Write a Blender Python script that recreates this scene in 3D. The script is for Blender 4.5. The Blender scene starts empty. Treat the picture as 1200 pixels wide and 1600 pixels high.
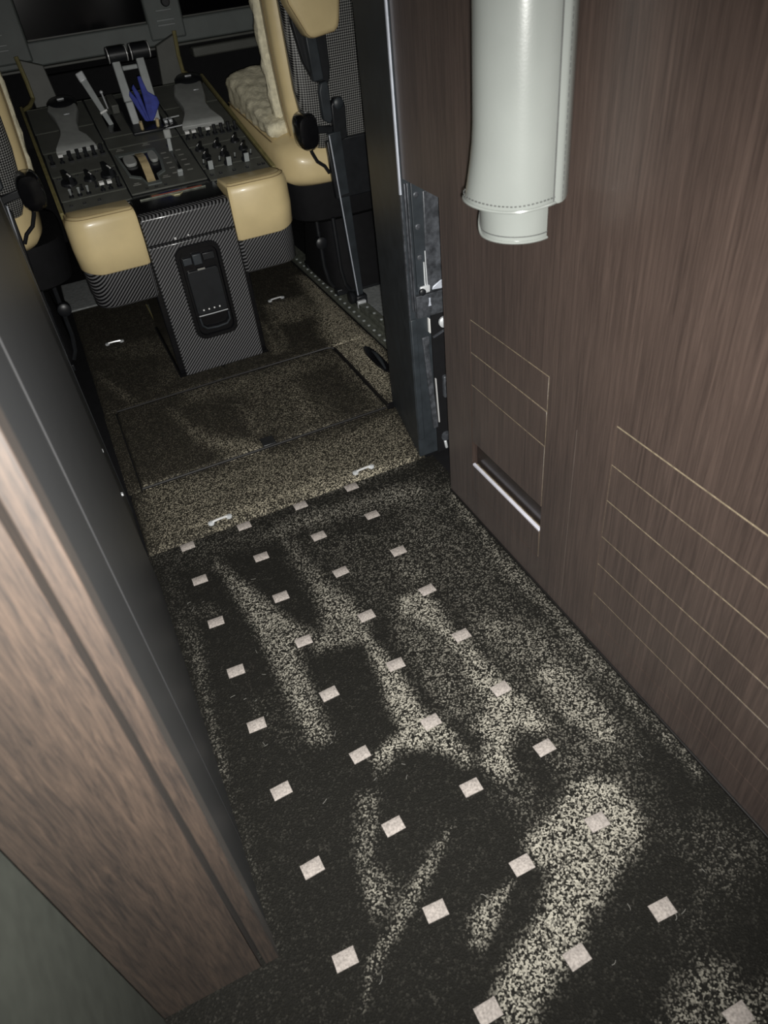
import bpy, bmesh, math, random
import numpy as np
from mathutils import Vector, Matrix

random.seed(7)
scene = bpy.context.scene
COL = scene.collection

# ---------------------------------------------------------------- camera
CAM_POS = Vector((-0.0105, -1.4626, 1.1875))
R0 = Vector((0.90139, -0.42279, -0.09351))     # image right
R1 = Vector((-0.34052, -0.55873, -0.75622))    # image down
R2 = Vector((0.26747, 0.71349, -0.64760))      # view direction
cam_d = bpy.data.cameras.new('camera')
cam = bpy.data.objects.new('camera', cam_d)
COL.objects.link(cam)
m = Matrix((R0, -R1, -R2)).transposed().to_4x4()
m.translation = CAM_POS
cam.matrix_world = m
cam_d.sensor_fit = 'VERTICAL'
cam_d.sensor_height = 36.0
cam_d.lens = 36.0 * 1124.3 / 1600.0
cam_d.clip_start = 0.02
cam_d.dof.use_dof = True
cam_d.dof.focus_distance = 1.9
cam_d.dof.aperture_fstop = 6.6
scene.camera = cam

# ---------------------------------------------------------------- world and the phone's flash
world = bpy.data.worlds.new('night')
scene.world = world
world.use_nodes = True
bg = world.node_tree.nodes['Background']
bg.inputs[0].default_value = (0.55, 0.62, 0.75, 1)
bg.inputs[1].default_value = 0.004

fl = bpy.data.lights.new('phone_flash', 'SPOT')
fl.energy = 190.0
fl.color = (1.0, 0.985, 0.94)
fl.shadow_soft_size = 0.008
fl.spot_size = math.radians(104)
fl.spot_blend = 1.0
flo = bpy.data.objects.new('phone_flash', fl)
COL.objects.link(flo)
fm = Matrix((R0, -R1, -R2)).transposed().to_4x4()
fm.translation = CAM_POS + R0 * 0.012 + R1 * 0.022
flo.matrix_world = fm

scene.view_settings.view_transform = 'Standard'
scene.view_settings.look = 'None'
scene.view_settings.gamma = 1.0
scene.view_settings.use_curve_mapping = False
scene.view_settings.exposure = 0.0

# ---------------------------------------------------------------- materials
def new_mat(name):
    mt = bpy.data.materials.new(name)
    mt.use_nodes = True
    nt = mt.node_tree
    return mt, nt, nt.nodes['Principled BSDF']

def node(nt, typ, **kw):
    n = nt.nodes.new(typ)
    for k, v in kw.items():
        setattr(n, k, v)
    return n

def mapped(nt, scale=(1, 1, 1), rot=(0, 0, 0)):
    g = node(nt, 'ShaderNodeNewGeometry')
    mp = node(nt, 'ShaderNodeMapping')
    mp.inputs['Scale'].default_value = scale
    mp.inputs['Rotation'].default_value = rot
    nt.links.new(g.outputs['Position'], mp.inputs['Vector'])
    return mp.outputs['Vector']

def ramp(nt, src, stops):
    r = node(nt, 'ShaderNodeValToRGB')
    el = r.color_ramp.elements
    while len(el) < len(stops):
        el.new(0.5)
    for e, (p, c) in zip(el, stops):
        e.position = p
        e.color = (*c, 1) if len(c) == 3 else c
    nt.links.new(src, r.inputs['Fac'])
    return r.outputs['Color']

def bump(nt, bs, h, strength, dist):
    b = node(nt, 'ShaderNodeBump')
    b.inputs['Strength'].default_value = strength
    b.inputs['Distance'].default_value = dist
    nt.links.new(h, b.inputs['Height'])
    nt.links.new(b.outputs['Normal'], bs.inputs['Normal'])

def sheen(bs, w, rough, tint):
    bs.inputs['Sheen Weight'].default_value = w
    bs.inputs['Sheen Roughness'].default_value = rough
    bs.inputs['Sheen Tint'].default_value = (*tint, 1)

def plain(name, col, rough=0.5, metal=0.0, var=0.15, scale=40, bmp=0.0, coat=0.0, spec=0.5, bscale=None):
    mt, nt, bs = new_mat(name)
    v = mapped(nt)
    n = node(nt, 'ShaderNodeTexNoise')
    n.inputs['Scale'].default_value = scale
    n.inputs['Detail'].default_value = 4
    nt.links.new(v, n.inputs['Vector'])
    c = ramp(nt, n.outputs['Fac'], [(0.3, tuple(x * (1 - var) for x in col)), (0.7, tuple(min(1, x * (1 + var)) for x in col))])
    nt.links.new(c, bs.inputs['Base Color'])
    bs.inputs['Roughness'].default_value = rough
    bs.inputs['Metallic'].default_value = metal
    bs.inputs['Coat Weight'].default_value = coat
    bs.inputs['Coat Roughness'].default_value = 0.15
    bs.inputs['Specular IOR Level'].default_value = spec
    if bmp:
        n2 = node(nt, 'ShaderNodeTexNoise')
        n2.inputs['Scale'].default_value = bscale or scale * 6
        n2.inputs['Detail'].default_value = 6
        nt.links.new(v, n2.inputs['Vector'])
        bump(nt, bs, n2.outputs['Fac'], bmp, 0.002)
    return mt

def wood_mat(name, dark, light, rough=0.38, coat=0.3, crough=0.3, cior=1.5, sh=0.055, zs=3.0):
    mt, nt, bs = new_mat(name)
    v = mapped(nt, (95, 95, zs))
    n = node(nt, 'ShaderNodeTexNoise')
    n.inputs['Scale'].default_value = 2.0
    n.inputs['Detail'].default_value = 9
    n.inputs['Roughness'].default_value = 0.72
    n.inputs['Distortion'].default_value = 0.6
    nt.links.new(v, n.inputs['Vector'])
    v2 = mapped(nt, (7, 7, 0.9))
    n2 = node(nt, 'ShaderNodeTexNoise')
    n2.inputs['Scale'].default_value = 1.3
    n2.inputs['Detail'].default_value = 3
    nt.links.new(v2, n2.inputs['Vector'])
    mx = node(nt, 'ShaderNodeMath', operation='MULTIPLY_ADD')
    nt.links.new(n2.outputs['Fac'], mx.inputs[0])
    mx.inputs[1].default_value = 0.35
    ad = node(nt, 'ShaderNodeMath', operation='ADD')
    nt.links.new(n.outputs['Fac'], ad.inputs[0])
    ad.inputs[1].default_value = -0.175
    nt.links.new(ad.outputs[0], mx.inputs[2])
    c = ramp(nt, mx.outputs[0], [(0.34, dark), (0.52, tuple((a + b) / 2 for a, b in zip(dark, light))), (0.68, light)])
    nt.links.new(c, bs.inputs['Base Color'])
    bs.inputs['Roughness'].default_value = rough
    bs.inputs['Coat Weight'].default_value = coat
    bs.inputs['Coat Roughness'].default_value = crough
    bs.inputs['Coat IOR'].default_value = cior
    sheen(bs, sh, 0.45, (0.9, 0.95, 1.0))
    bump(nt, bs, n.outputs['Fac'], 0.12, 0.0015)
    return mt

def carpet_mat(name, dark, pale, cell=370):
    mt, nt, bs = new_mat(name)
    at = node(nt, 'ShaderNodeAttribute', attribute_name='nap_shading')
    v = mapped(nt)
    nz = node(nt, 'ShaderNodeTexNoise')
    nz.inputs['Scale'].default_value = 38
    nz.inputs['Detail'].default_value = 5
    nt.links.new(v, nz.inputs['Vector'])
    # painted nap shading = attribute pushed about by noise
    a1 = node(nt, 'ShaderNodeMath', operation='MULTIPLY_ADD')
    nt.links.new(nz.outputs['Fac'], a1.inputs[0])
    a1.inputs[1].default_value = 0.30
    a1.inputs[2].default_value = -0.15
    a2 = node(nt, 'ShaderNodeMath', operation='ADD', use_clamp=True)
    nt.links.new(a1.outputs[0], a2.inputs[0])
    nt.links.new(at.outputs['Fac'], a2.inputs[1])
    vo = node(nt, 'ShaderNodeTexVoronoi')
    vo.inputs['Scale'].default_value = cell
    nt.links.new(v, vo.inputs['Vector'])
    sp = node(nt, 'ShaderNodeSeparateColor')
    nt.links.new(vo.outputs['Color'], sp.inputs[0])
    # share of pale flecks grows with the nap shading put into the colour
    th = node(nt, 'ShaderNodeMapRange')
    th.inputs['From Min'].default_value = 0
    th.inputs['From Max'].default_value = 1
    th.inputs['To Min'].default_value = 0.86
    th.inputs['To Max'].default_value = 0.42
    nt.links.new(a2.outputs[0], th.inputs['Value'])
    df = node(nt, 'ShaderNodeMath', operation='SUBTRACT')
    nt.links.new(sp.outputs[0], df.inputs[0])
    nt.links.new(th.outputs[0], df.inputs[1])
    sm = node(nt, 'ShaderNodeMapRange', interpolation_type='SMOOTHSTEP')
    sm.inputs['From Min'].default_value = -0.20
    sm.inputs['From Max'].default_value = 0.42
    nt.links.new(df.outputs[0], sm.inputs['Value'])
    am = node(nt, 'ShaderNodeMapRange')
    am.inputs['To Min'].default_value = 0.025
    am.inputs['To Max'].default_value = 1.0
    nt.links.new(a2.outputs[0], am.inputs['Value'])
    mu = node(nt, 'ShaderNodeMath', operation='MULTIPLY')
    nt.links.new(sm.outputs[0], mu.inputs[0])
    nt.links.new(am.outputs[0], mu.inputs[1])
    mixn = node(nt, 'ShaderNodeMix', data_type='RGBA')
    mixn.inputs['A'].default_value = (*dark, 1)
    mixn.inputs['B'].default_value = (*pale, 1)
    nt.links.new(mu.outputs[0], mixn.inputs['Factor'])
    nt.links.new(mixn.outputs['Result'], bs.inputs['Base Color'])
    bs.inputs['Roughness'].default_value = 0.85
    bs.inputs['Specular IOR Level'].default_value = 0.15
    bump(nt, bs, vo.outputs['Distance'], 0.6, 0.003)
    return mt

def carbon_mat(name, per=0.011, twill=False, lo=(0.006, 0.006, 0.007), hi=(0.16, 0.16, 0.165)):
    mt, nt, bs = new_mat(name)
    g = node(nt, 'ShaderNodeNewGeometry')
    sx = node(nt, 'ShaderNodeSeparateXYZ')
    nt.links.new(g.outputs['Position'], sx.inputs[0])
    def wave(a, b, c):
        s1 = node(nt, 'ShaderNodeMath', operation='MULTIPLY'); s1.inputs[1].default_value = a
        s2 = node(nt, 'ShaderNodeMath', operation='MULTIPLY_ADD'); s2.inputs[1].default_value = b
        s3 = node(nt, 'ShaderNodeMath', operation='MULTIPLY_ADD'); s3.inputs[1].default_value = c
        nt.links.new(sx.outputs[0], s1.inputs[0])
        nt.links.new(sx.outputs[1], s2.inputs[0]); nt.links.new(s1.outputs[0], s2.inputs[2])
        nt.links.new(sx.outputs[2], s3.inputs[0]); nt.links.new(s2.outputs[0], s3.inputs[2])
        sn = node(nt, 'ShaderNodeMath', operation='SINE')
        nt.links.new(s3.outputs[0], sn.inputs[0])
        return sn.outputs[0]
    k = 2 * math.pi / per
    w = wave(k * 0.62, k * 0.5, -k * 0.62)
    if twill:
        w2 = wave(k * 0.6, 0, k * 0.6)
        mm = node(nt, 'ShaderNodeMath', operation='MULTIPLY')
        nt.links.new(w, mm.inputs[0]); nt.links.new(w2, mm.inputs[1])
        w = mm.outputs[0]
    mr = node(nt, 'ShaderNodeMapRange')
    mr.inputs['From Min'].default_value = -1
    nt.links.new(w, mr.inputs['Value'])
    c = ramp(nt, mr.outputs[0], [(0.35, lo), (0.75, hi)])
    nt.links.new(c, bs.inputs['Base Color'])
    bs.inputs['Roughness'].default_value = 0.35
    bs.inputs['Coat Weight'].default_value = 0.4
    bs.inputs['Coat Roughness'].default_value = 0.12
    bump(nt, bs, mr.outputs[0], 0.3, 0.001)
    return mt

M = {}
M['carpet'] = carpet_mat('carpet_pile', (0.0080, 0.0076, 0.0063), (0.40, 0.377, 0.318))
M['carpet_cockpit'] = carpet_mat('cockpit_carpet_pile', (0.019, 0.017, 0.013), (0.62, 0.56, 0.425), 400)
M['lint'] = plain('lint', (0.16, 0.155, 0.14), 0.9)
M['inlay'] = plain('inlay_wool', (0.30, 0.27, 0.25), 0.9, var=0.3, scale=260, bmp=0.5, bscale=500, spec=0.1)
M['wood'] = wood_mat('wenge_veneer', (0.028, 0.0188, 0.0155), (0.064, 0.044, 0.036), 0.4)
M['wood_left'] = wood_mat('wenge_casing', (0.013, 0.0078, 0.0055), (0.068, 0.044, 0.030), 0.5, 1.0, 0.55, 1.85, 0.0, 6.5)
M['wood_core'] = plain('veneer_edge', (0.19, 0.155, 0.105), 0.6, var=0.4, scale=90)
M['slot'] = plain('slot_brown', (0.02, 0.0155, 0.014), 0.3, coat=0.3)
M['lining'] = plain('cabin_lining', (0.55, 0.53, 0.48), 0.7)
M['bead'] = plain('joint_bead', (0.075, 0.06, 0.052), 0.5)
M['groove'] = plain('groove_dark', (0.004, 0.0032, 0.003), 0.6)
M['panel_dark'] = plain('satin_dark_panel', (0.030, 0.030, 0.031), 0.45, var=0.1, scale=8, spec=0.5)
sheen(M['panel_dark'].node_tree.nodes['Principled BSDF'], 0.006, 0.5, (0.85, 0.92, 1.0))
M['grey_wall'] = plain('grey_wall_lining', (0.05, 0.055, 0.046), 0.7)
M['black'] = plain('black_plastic', (0.010, 0.011, 0.013), 0.4, var=0.2)
M['black_paint'] = plain('black_paint', (0.024, 0.029, 0.034), 0.45, var=0.25, scale=25)
M['black_matte'] = plain('black_matte', (0.006, 0.006, 0.007), 0.8, spec=0.2)
M['gloss_black'] = plain('gloss_black', (0.006, 0.006, 0.007), 0.18, coat=0.5)
M['worn_metal'] = plain('worn_painted_metal', (0.07, 0.075, 0.085), 0.4, metal=0.3, var=0.5, scale=70)
M['chrome'] = plain('chrome', (0.85, 0.85, 0.85), 0.25, metal=0.45, var=0.05)
M['alu'] = plain('brushed_alloy', (0.62, 0.64, 0.66), 0.35, metal=0.3, var=0.1)
M['alu_strip'] = plain('pale_edge_strip', (0.50, 0.53, 0.60), 0.45, metal=0.2, var=0.1)
M['white'] = plain('white_paint', (0.75, 0.75, 0.74), 0.4, var=0.05)
M['white_strip'] = plain('white_edge', (0.55, 0.55, 0.62), 0.4, var=0.1)
M['tan'] = plain('tan_leather', (0.66, 0.53, 0.29), 0.38, var=0.06, scale=14, bmp=0.12, bscale=420, coat=0.1)
M['tan_dark'] = plain('tan_stitching', (0.22, 0.16, 0.08), 0.7)
M['fleece'] = plain('sheepskin', (0.72, 0.67, 0.50), 0.95, var=0.18, scale=60, bmp=0.9, bscale=150, spec=0.1)
M['vinyl'] = plain('pale_grey_leather', (0.19, 0.203, 0.192), 0.27, var=0.05, scale=9, bmp=0.05, bscale=300, coat=0.35)
M['thread'] = plain('grey_thread', (0.06, 0.062, 0.06), 0.8)
M['carbon'] = carbon_mat('carbon_twill', 0.0072, hi=(0.135, 0.135, 0.14))
M['carbon_seat'] = carbon_mat('carbon_weave', 0.0085, True, hi=(0.26, 0.26, 0.25))
M['console'] = plain('console_grey', (0.085, 0.088, 0.078), 0.5, var=0.12, scale=20)
M['panel_grey'] = plain('instrument_grey', (0.12, 0.135, 0.13), 0.55, var=0.12, scale=12)
M['palm_grey'] = plain('palm_rest_grey', (0.30, 0.31, 0.30), 0.5, var=0.08)
M['lever_grey'] = plain('lever_grey', (0.30, 0.32, 0.32), 0.45, var=0.1)
M['trim_gold'] = plain('olive_gold_trim', (0.20, 0.175, 0.075), 0.45, var=0.2)
M['brass'] = plain('polished_brass', (0.75, 0.60, 0.34), 0.28, metal=0.35, var=0.2)
M['blue'] = plain('blue_fabric', (0.035, 0.05, 0.28), 0.75, var=0.25, scale=60)
M['red'] = plain('red_print', (0.28, 0.05, 0.02), 0.5)
M['cream'] = plain('cream_tag', (0.5, 0.46, 0.28), 0.6)
M['rail'] = plain('rail_metal', (0.17, 0.18, 0.15), 0.45, metal=0.5, var=0.35, scale=60)
M['mat_grey'] = plain('quilted_grey_mat', (0.22, 0.23, 0.23), 0.7, var=0.2, scale=60, bmp=0.8, bscale=70)
M['screen'] = plain('dark_display', (0.002, 0.002, 0.003), 0.12, var=0.0)
M['legend'] = plain('legend_print', (0.22, 0.22, 0.20), 0.6)

# ---------------------------------------------------------------- mesh helpers
WO = {}

class MB:
    """collects shapes in world coordinates; build() links them as one mesh object"""
    def __init__(self):
        self.v = []; self.f = []
    def add(self, vs, fs):
        o = len(self.v)
        self.v += [Vector(p) for p in vs]
        self.f += [tuple(i + o for i in f) for f in fs]
        return self
    def box(self, x0, x1, y0, y1, z0, z1, mat=None):
        vs = [Vector((x, y, z)) for x in (x0, x1) for y in (y0, y1) for z in (z0, z1)]
        if mat is not None:
            vs = [mat @ p for p in vs]
        return self.add(vs, [(0, 1, 3, 2), (4, 6, 7, 5), (0, 4, 5, 1), (2, 3, 7, 6), (0, 2, 6, 4), (1, 5, 7, 3)])
    def bar(self, a, b, w, t, up=(0, -1, 0), w2=None, t2=None):
        a = Vector(a); b = Vector(b); d = (b - a).normalized()
        n = Vector(up); n = (n - d * n.dot(d)).normalized(); s = d.cross(n)
        w2 = w if w2 is None else w2; t2 = t if t2 is None else t2
        vs = []
        for p, ww, tt in ((a, w, t), (b, w2, t2)):
            for i, j in ((-1, -1), (1, -1), (1, 1), (-1, 1)):
                vs.append(p + s * i * ww / 2 + n * j * tt / 2)
        return self.add(vs, [(3, 2, 1, 0), (4, 5, 6, 7), (0, 1, 5, 4), (1, 2, 6, 5), (2, 3, 7, 6), (3, 0, 4, 7)])
    def rings(self, rs, cap=True, closed=True):
        n = len(rs[0]); vs = [p for r in rs for p in r]; fs = []
        for i in range(len(rs) - 1):
            for j in range(n if closed else n - 1):
                k = (j + 1) % n
                fs.append((i * n + j, i * n + k, (i + 1) * n + k, (i + 1) * n + j))
        if cap:
            fs.append(tuple(range(n - 1, -1, -1))); fs.append(tuple(range((len(rs) - 1) * n, len(rs) * n)))
        return self.add(vs, fs)
    def cyl(self, a, b, r, r2=None, n=16):
        a = Vector(a); b = Vector(b); d = (b - a).normalized()
        u = d.orthogonal().normalized(); w = d.cross(u); r2 = r if r2 is None else r2
        rs = [[p + (u * math.cos(2 * math.pi * i / n) + w * math.sin(2 * math.pi * i / n)) * rr for i in range(n)] for p, rr in ((a, r), (b, r2))]
        return self.rings(rs)
    def tube(self, pts, r, n=8):
        pts = [Vector(p) for p in pts]; rs = []
        u = None
        for i, p in enumerate(pts):
            d = (pts[min(i + 1, len(pts) - 1)] - pts[max(i - 1, 0)]).normalized()
            u = d.orthogonal().normalized() if u is None else (u - d * u.dot(d)).normalized()
            w = d.cross(u); rr = r[i] if isinstance(r, (list, tuple)) else r
            rs.append([p + (u * math.cos(2 * math.pi * j / n) + w * math.sin(2 * math.pi * j / n)) * rr for j in range(n)])
        return self.rings(rs)
    def prism(self, outline, e0, e1, axis='z'):
        """outline of 2D points extruded along an axis; axis x -> (y,z), y -> (x,z), z -> (x,y)"""
        def P(p, e):
            return {'x': (e, p[0], p[1]), 'y': (p[0], e, p[1]), 'z': (p[0], p[1], e)}[axis]
        return self.rings([[P(p, e0) for p in outline], [P(p, e1) for p in outline]])
    def lathe(self, c, prof, n=20, axis=(0, 0, 1)):
        c = Vector(c); d = Vector(axis).normalized(); u = d.orthogonal().normalized(); w = d.cross(u)
        rs = [[c + d * h + (u * math.cos(2 * math.pi * i / n) + w * math.sin(2 * math.pi * i / n)) * max(r, 1e-5) for i in range(n)] for r, h in prof]
        return self.rings(rs)
    def build(self, name, mat, parent=None, origin=None, bevel=0.0, seg=2, ang=40, sub=0):
        if origin is None:
            if parent is not None:
                origin = WO[parent]
            else:
                xs = [p.x for p in self.v]; ys = [p.y for p in self.v]; zs = [p.z for p in self.v]
                origin = Vector(((min(xs) + max(xs)) / 2, (min(ys) + max(ys)) / 2, min(zs)))
        origin = Vector(origin)
        me = bpy.data.meshes.new(name)
        me.from_pydata([p - origin for p in self.v], [], self.f)
        finish(me, ang)
        me.materials.append(M[mat])
        o = bpy.data.objects.new(name, me)
        COL.objects.link(o)
        place(o, parent, origin)
        if bevel:
            b = o.modifiers.new('bevel', 'BEVEL'); b.width = bevel; b.segments = seg; b.limit_method = 'ANGLE'
            b.angle_limit = math.radians(35)
            b.harden_normals = False
        if sub:
            s = o.modifiers.new('sub', 'SUBSURF'); s.levels = sub; s.render_levels = sub
        return o

def finish(me, ang=40):
    bm = bmesh.new(); bm.from_mesh(me)
    bmesh.ops.recalc_face_normals(bm, faces=bm.faces)
    lim = math.radians(ang)
    for f in bm.faces:
        f.smooth = True
    for e in bm.edges:
        if len(e.link_faces) == 2:
            if e.calc_face_angle(0) > lim:
                e.smooth = False
    bm.to_mesh(me); bm.free()

def place(o, parent, origin):
    WO[o] = Vector(origin)
    if parent is not None:
        o.parent = parent
        o.location = Vector(origin) - WO[parent]
    else:
        o.location = origin

def inst(src, name, parent, origin, rot=None, scale=None):
    """another object sharing src's mesh"""
    o = src.copy(); o.name = name
    COL.objects.link(o)
    place(o, parent, origin)
    if rot is not None:
        o.rotation_euler = rot
    if scale is not None:
        o.scale = scale
    return o

def thing(name, label, cat, loc, group=None):
    o = bpy.data.objects.new(name, None); COL.objects.link(o)
    o.empty_display_size = 0.05
    place(o, None, Vector(loc))
    return tag(o, label, cat, group)

def tag(o, label, cat, group=None):
    o['label'] = label; o['category'] = cat
    if group:
        o['group'] = group
    return o

def struct(o, label=None):
    o['kind'] = 'structure'
    if label:
        o['label'] = label
    return o

def root_struct(name, loc, label):
    o = bpy.data.objects.new(name, None); COL.objects.link(o)
    o.empty_display_size = 0.05
    place(o, None, Vector(loc))
    return struct(o, label)

def rrect(x0, x1, y0, y1, r, n=5):
    pts = []
    for cx, cy, a0 in ((x1 - r, y1 - r, 0), (x0 + r, y1 - r, 90), (x0 + r, y0 + r, 180), (x1 - r, y0 + r, 270)):
        for i in range(n + 1):
            a = math.radians(a0 + 90 * i / n)
            pts.append((cx + r * math.cos(a), cy + r * math.sin(a)))
    return pts

def sell(cx, cy, hx, hy, p=3.0, n=32):
    pts = []
    for i in range(n):
        a = 2 * math.pi * i / n
        c, s = math.cos(a), math.sin(a)
        pts.append((cx + hx * math.copysign(abs(c) ** (2 / p), c), cy + hy * math.copysign(abs(s) ** (2 / p), s)))
    return pts

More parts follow.
